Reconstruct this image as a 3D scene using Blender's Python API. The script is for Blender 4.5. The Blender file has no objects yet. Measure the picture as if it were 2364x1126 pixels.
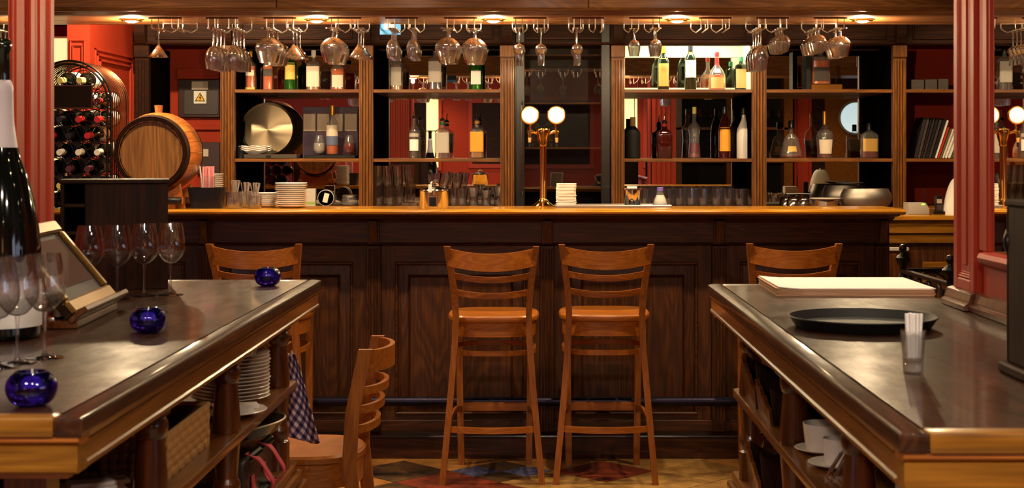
import bpy, bmesh, math, random
from mathutils import Vector, Matrix
random.seed(7)
sc = bpy.context.scene
COL = sc.collection
PI = math.pi
F, CX, CY, CH = 3450.0, 1247.0, 355.0, 1.45      # focal length and principal point in the 2364x1126 frame, camera height

# ------------------------------------------------------------------ camera
cd = bpy.data.cameras.new('camera'); cam = bpy.data.objects.new('camera', cd); COL.objects.link(cam)
cam.location = (0, 0, CH); cam.rotation_euler = (PI/2, 0, 0)
cd.sensor_width = 36; cd.lens = F/2364*36
cd.shift_x = (1182-CX)/2364; cd.shift_y = (CY-563)/2364
cd.dof.use_dof = True; cd.dof.focus_distance = 7.0; cd.dof.aperture_fstop = 9
cd.clip_start = .05
sc.camera = cam
sc.view_settings.view_transform = 'Standard'; sc.view_settings.look = 'None'
sc.view_settings.exposure = 0.25; sc.view_settings.gamma = 1
sc.cycles.max_bounces = 18; sc.cycles.glossy_bounces = 6; sc.cycles.diffuse_bounces = 4
sc.cycles.transmission_bounces = 16; sc.cycles.transparent_max_bounces = 40
sc.cycles.sample_clamp_indirect = 4; sc.cycles.sample_clamp_direct = 0
sc.cycles.caustics_reflective = False; sc.cycles.caustics_refractive = False
sc.cycles.use_denoising = True
w = bpy.data.worlds.new('world'); sc.world = w; w.use_nodes = True
w.node_tree.nodes['Background'].inputs[0].default_value = (1, .8, .6, 1)
w.node_tree.nodes['Background'].inputs[1].default_value = .02
WARM = (1, .74, .42)
LIGHTS = dict(bar=30, stool=72, table=48, pool=48, near=44, back=70, aisle=65)

# ------------------------------------------------------------------ helpers
def s2l(c):
    return tuple(((v/255)/12.92 if v/255 <= .04045 else ((v/255+.055)/1.055)**2.4) for v in c)
def W(px, py, D):
    return Vector(((px-CX)*D/F, D, CH-(py-CY)*D/F))
def X(px, D): return (px-CX)*D/F
def Z(py, D): return CH-(py-CY)*D/F

class M:
    def __init__(s): s.bm = bmesh.new()
    def face(s, vs):
        try: return s.bm.faces.new(vs)
        except ValueError: return None
    def box(s, x0, x1, y0, y1, z0, z1, bev=0, seg=1, mat=None):
        if x0 > x1: x0, x1 = x1, x0
        if y0 > y1: y0, y1 = y1, y0
        if z0 > z1: z0, z1 = z1, z0
        v = [s.bm.verts.new(p) for p in ((x0,y0,z0),(x1,y0,z0),(x1,y1,z0),(x0,y1,z0),(x0,y0,z1),(x1,y0,z1),(x1,y1,z1),(x0,y1,z1))]
        fs = [s.bm.faces.new([v[i] for i in q]) for q in ((3,2,1,0),(4,5,6,7),(0,1,5,4),(1,2,6,5),(2,3,7,6),(3,0,4,7))]
        if bev:
            es = set(e for f in fs for e in f.edges)
            r = bmesh.ops.bevel(s.bm, geom=list(es), offset=bev, segments=seg, affect='EDGES', profile=.5)
            v = list(set(x for f in r['faces'] for x in f.verts))
        if mat is not None:
            allv = set(v)
            for q in list(allv): q.co = mat @ q.co
        return s
    def rings(s, rings, cap0=True, cap1=True, closed=True):
        vr = [[s.bm.verts.new(p) for p in r] for r in rings]
        n = len(vr[0])
        for a, b in zip(vr, vr[1:]):
            for i in range(n if closed else n-1):
                j = (i+1) % n
                s.face((a[i], a[j], b[j], b[i]))
        if cap0: s.face(list(reversed(vr[0])))
        if cap1: s.face(vr[-1])
        return s
    def lathe(s, prof, seg=24, c=(0,0,0), mat=None, cap0=True, cap1=True):
        R = []
        for r, z in prof:
            r = max(r, 1e-5)
            R.append([Vector((c[0]+r*math.cos(2*PI*i/seg), c[1]+r*math.sin(2*PI*i/seg), c[2]+z)) for i in range(seg)])
        if mat is not None: R = [[mat @ p for p in r] for r in R]
        return s.rings(R, cap0, cap1)
    def loft(s, prof, seg=24, c=(0,0,0), mat=None):
        # prof: (rx, ry, n, z) superellipse rings
        R = []
        for rx, ry, n, z in prof:
            ring = []
            for i in range(seg):
                t = 2*PI*(i+.5)/seg; a, b = math.cos(t), math.sin(t)
                k = (abs(a)**n+abs(b)**n)**(-1/n)
                ring.append(Vector((c[0]+rx*a*k, c[1]+ry*b*k, c[2]+z)))
            R.append(ring)
        if mat is not None: R = [[mat @ p for p in r] for r in R]
        return s.rings(R)
    def tube(s, pts, r, seg=8, closed=False):
        P = [Vector(p) for p in pts]; n = len(P); R = []; up = None
        for i in range(n):
            if closed: d = (P[(i+1) % n]-P[i-1])
            else: d = P[min(i+1, n-1)]-P[max(i-1, 0)]
            d.normalize()
            if up is None: up = Vector((0,0,1)) if abs(d.z) < .9 else Vector((1,0,0))
            a = d.cross(up)
            if a.length < 1e-6: a = d.orthogonal()
            a.normalize(); b = a.cross(d).normalized(); up = b
            rr = r[i] if isinstance(r, (list, tuple)) else r
            R.append([P[i]+a*rr*math.cos(2*PI*k/seg)+b*rr*math.sin(2*PI*k/seg) for k in range(seg)])
        if closed: R.append(R[0]); return s.rings(R, False, False)
        return s.rings(R)
    def bar(s, pts, wa, wb, nrm):
        # rectangular strip swept along pts; wb measured along nrm(i) (callable or vector), wa across
        P = [Vector(p) for p in pts]; n = len(P); R = []
        for i in range(n):
            d = (P[min(i+1, n-1)]-P[max(i-1, 0)]).normalized()
            u = Vector(nrm(i) if callable(nrm) else nrm); u = (u-d*u.dot(d)).normalized()
            v = d.cross(u)
            a = wa[i] if isinstance(wa, (list, tuple)) else wa
            R.append([P[i]+v*sa*a/2+u*sb*wb/2 for sa, sb in ((-1,-1),(1,-1),(1,1),(-1,1))])
        return s.rings(R)
    def post(s, pts, wx, wy):
        R = [[Vector((x+a*wx/2, y+b*wy/2, z)) for a, b in ((-1,-1),(1,-1),(1,1),(-1,1))] for x, y, z in pts]
        return s.rings(R)
    def prism(s, poly, a, b, axis='Y', bev=0):
        # poly in the plane across axis: Y -> (x,z), X -> (y,z), Z -> (x,y)
        def mk(p, t): return {'Y': (p[0], t, p[1]), 'X': (t, p[0], p[1]), 'Z': (p[0], p[1], t)}[axis]
        v0 = [s.bm.verts.new(mk(p, a)) for p in poly]; v1 = [s.bm.verts.new(mk(p, b)) for p in poly]
        n = len(poly)
        fs = [s.face(v0), s.face(list(reversed(v1)))]
        for i in range(n): fs.append(s.face((v0[i], v1[i], v1[(i+1) % n], v0[(i+1) % n])))
        if bev:
            es = set(e for f in fs[:2] for e in f.edges)
            bmesh.ops.bevel(s.bm, geom=list(es), offset=bev, segments=2, affect='EDGES', profile=.5)
        return s
    def xf(s, mat):
        bmesh.ops.transform(s.bm, matrix=mat, verts=s.bm.verts[:]); return s
    def mesh(s, name, mat, ang=35):
        bmesh.ops.recalc_face_normals(s.bm, faces=s.bm.faces[:])
        me = bpy.data.meshes.new(name); s.bm.to_mesh(me); s.bm.free()
        me.materials.append(mat)
        me.polygons.foreach_set('use_smooth', [True]*len(me.polygons))
        me.set_sharp_from_angle(angle=math.radians(ang))
        return me

def ob(name, me, parent=None, loc=(0,0,0), rot=(0,0,0), label=None):
    o = bpy.data.objects.new(name, me); COL.objects.link(o)
    o.location = loc; o.rotation_euler = rot
    if parent is not None: o.parent = parent
    if label: o['label'] = label
    return o
def tag(o, label, cat, group=None):
    o['label'] = label; o['category'] = cat
    if group: o['group'] = group
    return o
def T(name, label, cat, loc=(0,0,0), rz=0, group=None, rot=None):
    o = bpy.data.objects.new(name, None); COL.objects.link(o)
    o.empty_display_size = .05
    o.location = loc; o.rotation_euler = rot if rot else (0, 0, rz)
    return tag(o, label, cat, group)
def part(root, name, m, mat, w=True, ang=35, label=None):
    # w: mesh given in world coordinates, root not rotated
    if w:
        o = root
        off = Vector((0,0,0))
        while o is not None: off += o.location; o = o.parent
        m.xf(Matrix.Translation(-off))
    return ob(name, m.mesh(name, mat, ang), root, label=label)
def struct(name, m, mat, label=None):
    o = ob(name, m.mesh(name, mat)); o['kind'] = 'structure'
    if label: o['label'] = label
    return o
ORD = ['first','second','third','fourth','fifth','sixth','seventh','eighth','ninth','tenth','eleventh','twelfth','thirteenth','fourteenth','fifteenth','sixteenth','seventeenth','eighteenth','nineteenth','twentieth','twenty-first','twenty-second','twenty-third','twenty-fourth','twenty-fifth']

# ------------------------------------------------------------------ materials
def newmat(name):
    m = bpy.data.materials.new(name); m.use_nodes = True
    nt = m.node_tree; return m, nt, nt.nodes['Principled BSDF']
def N(nt, t, **kw):
    n = nt.nodes.new(t)
    for k, v in kw.items(): setattr(n, k, v)
    return n
def plain(name, col, rough=.5, metal=0, coat=0, spec=.4, noise=0, nscale=30, bump=0, sub=0):
    m, nt, b = newmat(name)
    c = (*s2l(col), 1)
    b.inputs['Base Color'].default_value = c; b.inputs['Roughness'].default_value = rough
    b.inputs['Metallic'].default_value = metal; b.inputs['Coat Weight'].default_value = coat
    b.inputs['Specular IOR Level'].default_value = spec
    if noise or bump:
        tc = N(nt, 'ShaderNodeTexCoord'); nz = N(nt, 'ShaderNodeTexNoise')
        nz.inputs['Scale'].default_value = nscale; nz.inputs['Detail'].default_value = 4
        nt.links.new(tc.outputs['Object'], nz.inputs['Vector'])
        if noise:
            hs = N(nt, 'ShaderNodeHueSaturation'); hs.inputs['Color'].default_value = c
            mr = N(nt, 'ShaderNodeMapRange'); mr.inputs['To Min'].default_value = 1-noise; mr.inputs['To Max'].default_value = 1+noise
            nt.links.new(nz.outputs['Fac'], mr.inputs['Value']); nt.links.new(mr.outputs[0], hs.inputs['Value'])
            nt.links.new(hs.outputs[0], b.inputs['Base Color'])
        if bump:
            bp = N(nt, 'ShaderNodeBump'); bp.inputs['Strength'].default_value = bump; bp.inputs['Distance'].default_value = .002
            nt.links.new(nz.outputs['Fac'], bp.inputs['Height']); nt.links.new(bp.outputs[0], b.inputs['Normal'])
    return m
def wood(name, dark, mid, light, axis='X', scale=1.0, rough=.35, coat=.3, bump=.15, wear=0, var=.12, rings=16, spec=.4, crough=.12):
    m, nt, b = newmat(name); L = nt.links.new
    tc = N(nt, 'ShaderNodeTexCoord'); oi = N(nt, 'ShaderNodeObjectInfo')
    add = N(nt, 'ShaderNodeVectorMath', operation='ADD')
    mul = N(nt, 'ShaderNodeVectorMath', operation='SCALE'); mul.inputs['Scale'].default_value = 7.3
    cmb = N(nt, 'ShaderNodeCombineXYZ')
    for i in range(3): L(oi.outputs['Random'], cmb.inputs[i])
    L(cmb.outputs[0], mul.inputs[0]); L(tc.outputs['Object'], add.inputs[0]); L(mul.outputs[0], add.inputs[1])
    mp = N(nt, 'ShaderNodeMapping')
    st = [7*scale]*3; st['XYZ'.index(axis)] = .9*scale
    mp.inputs['Scale'].default_value = st
    L(add.outputs[0], mp.inputs['Vector'])
    n1 = N(nt, 'ShaderNodeTexNoise'); n1.inputs['Scale'].default_value = .9; n1.inputs['Detail'].default_value = 2; n1.inputs['Distortion'].default_value = .3
    L(mp.outputs[0], n1.inputs['Vector'])
    k = N(nt, 'ShaderNodeMath', operation='MULTIPLY'); k.inputs[1].default_value = rings*6.28
    sn = N(nt, 'ShaderNodeMath', operation='SINE'); L(n1.outputs['Fac'], k.inputs[0]); L(k.outputs[0], sn.inputs[0])
    mp2 = N(nt, 'ShaderNodeMapping'); st2 = [120*scale]*3; st2['XYZ'.index(axis)] = 4*scale
    mp2.inputs['Scale'].default_value = st2; L(add.outputs[0], mp2.inputs['Vector'])
    n2 = N(nt, 'ShaderNodeTexNoise'); n2.inputs['Scale'].default_value = 1; n2.inputs['Detail'].default_value = 3
    L(mp2.outputs[0], n2.inputs['Vector'])
    a = N(nt, 'ShaderNodeMath', operation='MULTIPLY_ADD'); a.inputs[1].default_value = .085; a.inputs[2].default_value = .2
    L(sn.outputs[0], a.inputs[0])
    a2 = N(nt, 'ShaderNodeMath', operation='MULTIPLY_ADD'); a2.inputs[1].default_value = .65; L(n2.outputs['Fac'], a2.inputs[0]); L(a.outputs[0], a2.inputs[2])
    rp = N(nt, 'ShaderNodeValToRGB'); e = rp.color_ramp.elements
    e[0].position = .2; e[0].color = (*s2l(dark), 1); e[1].position = .85; e[1].color = (*s2l(light), 1)
    q = e.new(.5); q.color = (*s2l(mid), 1)
    L(a2.outputs[0], rp.inputs[0])
    hs = N(nt, 'ShaderNodeHueSaturation'); L(rp.outputs[0], hs.inputs['Color'])
    mr = N(nt, 'ShaderNodeMapRange'); mr.inputs['To Min'].default_value = 1-var; mr.inputs['To Max'].default_value = 1+var
    L(oi.outputs['Random'], mr.inputs['Value']); L(mr.outputs[0], hs.inputs['Value'])
    col = hs.outputs[0]
    b.inputs['Roughness'].default_value = rough; b.inputs['Coat Weight'].default_value = coat; b.inputs['Coat Roughness'].default_value = crough
    b.inputs['Specular IOR Level'].default_value = spec
    if wear:
        wn = N(nt, 'ShaderNodeTexNoise'); wn.inputs['Scale'].default_value = 13; wn.inputs['Detail'].default_value = 8; wn.inputs['Roughness'].default_value = .65
        mp3 = N(nt, 'ShaderNodeMapping'); s3 = [1.6]*3; s3['XYZ'.index(axis)] = .7; mp3.inputs['Scale'].default_value = s3
        L(tc.outputs['Object'], mp3.inputs['Vector']); L(mp3.outputs[0], wn.inputs['Vector'])
        wr = N(nt, 'ShaderNodeMapRange'); wr.inputs['From Min'].default_value = .66; wr.inputs['From Max'].default_value = .76; wr.inputs['To Max'].default_value = wear
        L(wn.outputs['Fac'], wr.inputs['Value'])
        mx = N(nt, 'ShaderNodeMix', data_type='RGBA'); L(wr.outputs[0], mx.inputs['Factor']); L(col, mx.inputs[6])
        mx.inputs[7].default_value = (*s2l((165, 140, 125)), 1); col = mx.outputs[2]
        rr = N(nt, 'ShaderNodeMapRange'); rr.inputs['From Min'].default_value = .35; rr.inputs['From Max'].default_value = .7
        rr.inputs['To Min'].default_value = rough*.9; rr.inputs['To Max'].default_value = rough*1.35
        L(wn.outputs['Fac'], rr.inputs['Value']); L(rr.outputs[0], b.inputs['Roughness'])
    L(col, b.inputs['Base Color'])
    bp = N(nt, 'ShaderNodeBump'); bp.inputs['Strength'].default_value = bump; bp.inputs['Distance'].default_value = .0015
    L(a2.outputs[0], bp.inputs['Height']); L(bp.outputs[0], b.inputs['Normal'])
    if coat: L(bp.outputs[0], b.inputs['Coat Normal'])
    return m
def emit(name, col, st):
    m, nt, b = newmat(name)
    b.inputs['Base Color'].default_value = (*s2l(col), 1); b.inputs['Emission Color'].default_value = (*s2l(col), 1); b.inputs['Emission Strength'].default_value = st
    return m
def schlick(nt, gain):
    # reflectance by viewing angle, the same from both sides of a wall
    L = nt.links.new
    lw = N(nt, 'ShaderNodeLayerWeight'); lw.inputs['Blend'].default_value = .5
    pw = N(nt, 'ShaderNodeMath', operation='POWER'); pw.inputs[1].default_value = 5; L(lw.outputs['Facing'], pw.inputs[0])
    ma = N(nt, 'ShaderNodeMath', operation='MULTIPLY_ADD'); ma.inputs[1].default_value = .96; ma.inputs[2].default_value = .04; L(pw.outputs[0], ma.inputs[0])
    k = N(nt, 'ShaderNodeMath', operation='MULTIPLY', use_clamp=True); k.inputs[1].default_value = gain; L(ma.outputs[0], k.inputs[0])
    return k
def glass(name, tint=(1,1,1), refl=1.6, rough=.03, body=0.0, bodycol=(255,255,255)):
    # thin clear glass: straight-through transmission tinted by the glass, mirror reflection by angle
    m, nt, b = newmat(name); L = nt.links.new
    nt.nodes.remove(b); out = nt.nodes['Material Output']
    tr = N(nt, 'ShaderNodeBsdfTransparent'); tr.inputs[0].default_value = (*tint, 1)
    gl = N(nt, 'ShaderNodeBsdfGlossy'); gl.inputs['Roughness'].default_value = rough; gl.inputs['Color'].default_value = (1,1,1,1)
    k = schlick(nt, refl)
    mx = N(nt, 'ShaderNodeMixShader'); L(k.outputs[0], mx.inputs[0]); L(tr.outputs[0], mx.inputs[1]); L(gl.outputs[0], mx.inputs[2])
    last = mx
    if body:
        df = N(nt, 'ShaderNodeBsdfDiffuse'); df.inputs[0].default_value = (*s2l(bodycol), 1)
        m2 = N(nt, 'ShaderNodeMixShader'); m2.inputs[0].default_value = body
        L(mx.outputs[0], m2.inputs[1]); L(df.outputs[0], m2.inputs[2]); last = m2
    L(last.outputs[0], out.inputs[0])
    return m

def rglass(name, tint, clear=.3, ior=1.45, rough=0.0, gloss=1.2, grough=.07):
    # solid refracting glass, part of the light passing straight through
    m, nt, b = newmat(name); L = nt.links.new
    nt.nodes.remove(b); out = nt.nodes['Material Output']
    tr = N(nt, 'ShaderNodeBsdfTransparent'); tr.inputs[0].default_value = (*tint, 1)
    gl = N(nt, 'ShaderNodeBsdfGlass'); gl.inputs['Roughness'].default_value = rough; gl.inputs['Color'].default_value = (*tint, 1); gl.inputs['IOR'].default_value = ior
    mx = N(nt, 'ShaderNodeMixShader'); mx.inputs[0].default_value = clear
    L(gl.outputs[0], mx.inputs[1]); L(tr.outputs[0], mx.inputs[2])
    k = schlick(nt, gloss)
    gs = N(nt, 'ShaderNodeBsdfGlossy'); gs.inputs['Roughness'].default_value = grough
    m2 = N(nt, 'ShaderNodeMixShader'); L(k.outputs[0], m2.inputs[0]); L(mx.outputs[0], m2.inputs[1]); L(gs.outputs[0], m2.inputs[2])
    L(m2.outputs[0], out.inputs[0])
    return m
def brushed(name, col, axis):
    m = plain(name, col, .3, metal=1); nt = m.node_tree; b = nt.nodes['Principled BSDF']
    b.inputs['Anisotropic'].default_value = .85
    tg = N(nt, 'ShaderNodeTangent', direction_type='RADIAL', axis=axis); nt.links.new(tg.outputs[0], b.inputs['Tangent'])
    return m
MT = {}
MT['front'] = wood('bar_front_wood', (26,11,3), (56,26,7), (92,48,14), 'X', rough=.45, coat=.1, spec=.3)
MT['frontv'] = wood('bar_front_wood_upright', (26,11,3), (58,28,7), (94,50,14), 'Z', rough=.45, coat=.1, spec=.3)
MT['top'] = wood('bar_top_wood', (126,78,16), (176,116,30), (212,154,54), 'X', rough=.2, coat=.6, bump=.05)
MT['pine'] = wood('back_bar_wood', (60,32,9), (98,56,18), (132,82,30), 'Z', rough=.42, coat=.06, spec=.3)
MT['pinex'] = wood('back_bar_wood_level', (62,33,9), (100,57,18), (132,82,30), 'X', rough=.4, coat=.08, spec=.3)
MT['dkpine'] = wood('dark_panel_wood', (22,9,4), (42,19,8), (64,32,13), 'X', rough=.6, coat=0, spec=.15)
MT['beam'] = wood('beam_wood', (66,37,15), (102,60,26), (136,86,42), 'X', rough=.42, coat=.12, spec=.3, rings=22)
MT['table'] = wood('table_wood', (26,13,7), (47,25,13), (72,41,22), 'Y', rough=.34, coat=.4, bump=.06, wear=.35, spec=.12, crough=.09)
MT['tedge'] = wood('table_edge_wood', (76,40,12), (116,68,22), (150,94,36), 'Y', rough=.3, coat=.5, bump=.12)
MT['tend'] = wood('table_end_wood', (72,42,8), (120,76,18), (152,104,32), 'X', rough=.34, coat=.3, bump=.1, spec=.3)
MT['turn'] = wood('turned_leg_wood', (50,24,10), (84,44,18), (116,64,28), 'Z', rough=.28, coat=.5, bump=.08)
MT['stool'] = wood('beech_wood', (112,60,18), (142,80,26), (170,102,38), 'Z', rough=.35, coat=.25, bump=.05, scale=1.4)
MT['stoolx'] = wood('beech_wood_level', (120,64,18), (150,84,27), (178,108,40), 'X', rough=.32, coat=.3, bump=.05, scale=1.4)
MT['box'] = wood('walnut_stain', (20,9,5), (36,17,8), (58,28,12), 'Z', rough=.55, coat=0, spec=.12)
MT['barrelh'] = wood('oak_head', (92,56,24), (140,92,44), (176,122,66), 'Z', rough=.45, coat=.15)
MT['barrel'] = wood('oak_stave', (130,66,24), (178,100,42), (204,128,62), 'Y', rough=.35, coat=.35)
MT['red'] = plain('red_paint', (170,54,32), .5, coat=.0, spec=.25, noise=.06, nscale=6)
MT['redw'] = plain('red_wall_paint', (160,46,18), .55, noise=.06, nscale=5, spec=.2)
MT['iron'] = plain('black_iron', (30,24,24), .35, metal=.6, noise=.3, nscale=60)
MT['bronze'] = plain('bronze_wire', (96,58,38), .32, metal=.85)
MT['chrome'] = plain('chrome', (225,220,215), .12, metal=1)
MT['wire'] = plain('bright_wire', (240,232,222), .3, metal=1)
MT['steel'] = plain('brushed_steel', (200,190,175), .28, metal=1)
MT['satin'] = plain('satin_steel', (170,160,150), .42, metal=1)
MT['brass'] = plain('polished_brass', (238,182,96), .14, metal=1)
MT['gold'] = plain('gold_frame', (126,92,46), .4, metal=.8, noise=.2, nscale=80)
MT['mirror'] = plain('mirror_glass', (225,225,222), .004, metal=1)
MT['white'] = plain('white_china', (236,228,222), .25, coat=.3)
MT['whitem'] = plain('matte_white', (232,224,216), .6)
MT['cream'] = plain('cream_paint', (226,220,170), .5)
MT['paper'] = plain('cream_paper', (244,236,226), .7)
MT['kraft'] = plain('menu_card_edge', (206,160,122), .7)
MT['black'] = plain('black_plastic', (20,18,22), .35, coat=.2)
MT['rubber'] = plain('black_rubber', (14,12,17), .55, noise=.2, nscale=90)
MT['dark'] = plain('dark_lacquer', (16,12,11), .3, coat=.4)
MT['blackm'] = plain('black_matte', (12,10,10), .7)
MT['grey'] = plain('grey_plastic', (66,56,56), .4)
MT['tile'] = None
MT['glass'] = rglass('clear_glass', (.99,.99,.99), .7, gloss=6.5, grough=.09)
MT['glassf'] = rglass('table_glass', (.99,.99,.99), .75, gloss=1.6, grough=.03)
MT['glassb'] = glass('bottle_glass', (.965,.97,.965), 1.6, .05, .03, (230,230,225))
MT['glassg'] = glass('green_glass', (.35,.72,.28), 1.6, .05, .22, (50,120,40))
MT['ribbed'] = rglass('ribbed_glass', (.975,.975,.97), .6, gloss=4, grough=.08)
MT['pane'] = glass('window_glass', (.75,.75,.75), 2.2, .01)
MT['blue'] = rglass('cobalt_glass', (.22,.14,.86), .15)
MT['amber'] = glass('amber_spirit', (.9,.45,.14), 1.0, .1, .6, (232,104,26))
MT['whisky'] = glass('pale_spirit', (.92,.7,.36), 1.0, .1, .45, (226,156,66))
MT['redl'] = glass('red_brown_spirit', (.5,.1,.05), 1.0, .1, .5, (150,32,16))
MT['lid'] = glass('clear_plastic', (.97,.97,.97), .8, .05)
MT['radial'] = brushed('radial_brushed_steel', (112,98,80), 'Y')
MT['clearl'] = glass('clear_spirit', (.93,.93,.92), .8, .05)
MT['dkgreen'] = plain('dark_green_bottle', (18,26,14), .08, coat=.6)
MT['wine'] = plain('wine_bottle_glass', (10,14,10), .07, coat=.6)
MT['darkred'] = plain('dark_red_bottle', (58,14,10), .1, coat=.6)
MT['brownb'] = plain('brown_bottle', (44,16,12), .12, coat=.5)
MT['lab'] = plain('blank_label', (214,196,176), .6)
MT['labw'] = plain('white_label', (232,226,220), .6)
MT['laby'] = plain('yellow_label', (214,172,84), .6)
MT['labo'] = plain('orange_label', (226,150,40), .6)
MT['labg'] = plain('grey_label', (170,160,150), .6)
MT['labt'] = plain('tan_label', (206,160,104), .6)
MT['labgold'] = plain('gold_label', (206,160,84), .45, metal=.3)
MT['labdk'] = plain('charcoal_label', (58,48,42), .6)
MT['labred'] = plain('red_label', (176,52,36), .6)
MT['capred'] = plain('red_capsule', (186,34,38), .35, coat=.3)
MT['capyel'] = plain('straw_capsule', (214,196,120), .4)
MT['capwht'] = plain('white_capsule', (230,224,214), .4)
MT['capdk'] = plain('dark_capsule', (28,24,30), .35, coat=.3)
MT['capgrn'] = plain('green_cap', (40,110,70), .4)
MT['capgold'] = plain('gold_capsule', (214,150,50), .35, metal=.6)
MT['capprp'] = plain('plum_capsule', (84,40,48), .4)
MT['cork'] = plain('cork', (190,140,84), .7, noise=.2, nscale=120)
MT['foil'] = plain('paper_foil', (212,200,206), .45, noise=.1, nscale=25, bump=.6)
MT['pink'] = plain('pink_straw', (250,150,160), .4, coat=.2)
MT['pinkl'] = plain('pale_pink_straw', (252,206,206), .4, coat=.2)
MT['redst'] = plain('red_webbing', (176,36,56), .7, noise=.15, nscale=200)
MT['bulb'] = emit('lamp_bulb', (255,226,170), 220)
MT['tube'] = emit('fluorescent_tube', (240,255,222), 9)
MT['lit'] = emit('lit_cream_pane', (255,228,160), 1.0)
MT['litw'] = emit('lit_window_pane', (205,232,240), .8)
MT['sky'] = emit('dusk_window_pane', (212,222,250), 2.5)  # pane glow of the added side windows
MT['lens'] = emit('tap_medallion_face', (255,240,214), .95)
MT['led'] = emit('green_led', (140,255,60), 4)
MT['purple'] = plain('purple_card', (54,34,62), .5)
MT['bluecard'] = plain('blue_card', (70,130,190), .5)
MT['yellow'] = plain('sign_yellow', (240,180,30), .5)
MT['plaster'] = plain('ceiling_paint', (70,40,22), .8)
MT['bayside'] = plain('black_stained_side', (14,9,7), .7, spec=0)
MT['grout'] = plain('grout', (118,108,96), .85, noise=.15, nscale=60)
MT['straw'] = None

# ------------------------------------------------------------------ lamps: those of the beam, and unseen ones added for brightness
def spot(name, loc, power, angle=95, blend=.5, col=WARM, r=.03, aim=None):
    l = bpy.data.lights.new(name, 'SPOT'); l.energy = power; l.color = col; l.spot_size = math.radians(angle); l.spot_blend = blend
    l.shadow_soft_size = r
    o = bpy.data.objects.new(name, l); COL.objects.link(o); o.location = loc
    if aim is not None:
        o.rotation_euler = (Vector(aim)-Vector(loc)).to_track_quat('-Z', 'Y').to_euler()
    return o
ring_me = M().lathe([(.034,0),(.05,0),(.05,-.006),(.046,-.01),(.036,-.01),(.034,-.004)], 28).lathe([(.034,0),(.034,.004)], 20).mesh('trim_ring', MT['brass'])
bulb_me = M().lathe([(.0,-.016),(.016,-.015),(.028,-.01),(.032,-.003),(.032,0)], 20).mesh('bulb', MT['bulb'])
def downlight(x, y, z, label, group, power, angle=110, blend=.6, col=WARM, aim=None, bare=False):
    t = T('ceiling_downlight', label, 'downlight', (x, y, z), group=group)
    ob('trim_ring', ring_me, t); ob('bulb', bulb_me, t)
    if bare:      # a bulb standing proud of the soffit shines sideways too
        l = bpy.data.lights.new('downlight_lamp', 'POINT'); l.energy = power; l.color = col; l.shadow_soft_size = .014
        o = bpy.data.objects.new('downlight_lamp', l); COL.objects.link(o); o.location = (x, y, z-.034)
    else: spot('downlight_lamp', (x, y, z-.035), power, angle, blend, col, aim=aim)
    return t
disc_rim = M().lathe([(.14,0),(.15,0),(.15,-.03),(.14,-.035),(.13,-.032),(.13,-.02)], 40).mesh('rim', MT['satin'])
disc_dif = M().lathe([(.131,-.022),(.12,-.028),(0,-.032)], 36).mesh('diffuser', emit('frosted_diffuser', (255,236,214), 12))
def ceiling_disc(x, y, label, group, power, col=(1, .82, .64), aim=None):
    t = T('ceiling_lamp', label, 'ceiling lamp', (x, y, 2.75), group=group)
    ob('rim', disc_rim, t); ob('diffuser', disc_dif, t)
    l = bpy.data.lights.new('ceiling_lamp_glow', 'AREA'); l.shape = 'DISK'; l.size = .25; l.energy = power; l.color = col
    o = bpy.data.objects.new('ceiling_lamp_glow', l); COL.objects.link(o); o.location = (x, y, 2.71)
BEAMZ = 2.085
for i, px in enumerate((304, 731, 1139, 1563, 1991)):
    downlight(X(px, 7.06), 7.06, BEAMZ, 'small bright brass-rimmed downlight under the wooden beam, %s from the left' % ORD[i], 'downlights in the beam over the bar', LIGHTS['bar'], bare=True)
for x in (-1.75, -.75, .25, 1.25):  # unseen ceiling lamps, added to brighten the stools and beam face
    downlight(x, 6.05, 2.75, 'recessed ceiling downlight over the bar stools, %s from the left' % ORD[int(x+1.75)], 'ceiling downlights over the stools', LIGHTS['stool'], 125, .7)
for k, (x, y, p, s) in enumerate(((-1.02, 3.75, 'table', 'over the far half of the left service table'), (-.80, 2.62, 'pool', 'over the near half of the left service table'),
                    (.85, 4.2, 'table', 'over the far half of the right service table'), (.64, 2.5, 'pool', 'over the near half of the right service table'))):
    downlight(x, y, 2.75, 'recessed ceiling downlight '+s, 'ceiling downlights over the service tables', LIGHTS[p], 66 if p == 'table' else 26, .4, (1, .82, .62))  # out-of-view lamps added to light the table tops
for k, x in enumerate((-1.1, 0, 1.1)):  # added behind the camera for brightness and glints in the glasses
    ceiling_disc(x, .5, 'round frosted ceiling lamp behind the camera, %s from the left' % ORD[k], 'ceiling lamps at the back of the room', LIGHTS['near'])
for k, x in enumerate((-1.7, 1.35, 3.3)):  # unseen lamps put in for brightness at the rear
    downlight(x, -1.9 if k < 2 else 3.6, 2.75, 'recessed ceiling downlight close to the %s' % ('lit left window of the rear wall', 'lit right window of the rear wall', 'wooden service door')[k], 'ceiling downlights at the back of the room', LIGHTS['back'], 120, .7)

for k, x in enumerate((-2.1, -1.5, -.62, .14, .9, 1.75, 2.6)):  # unseen row added to brighten the back bar shelves
    downlight(x, 8.25 if k else 7.85, 2.75, 'recessed ceiling downlight over the passage behind the bar, %s from the left' % ORD[k], 'ceiling downlights behind the bar', LIGHTS['aisle']*(1 if k else 2.2), 74 if k else 120, .6, aim=(x, 9.2, 1.05) if k else (-2.6, 9.0, 1.5))
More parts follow.
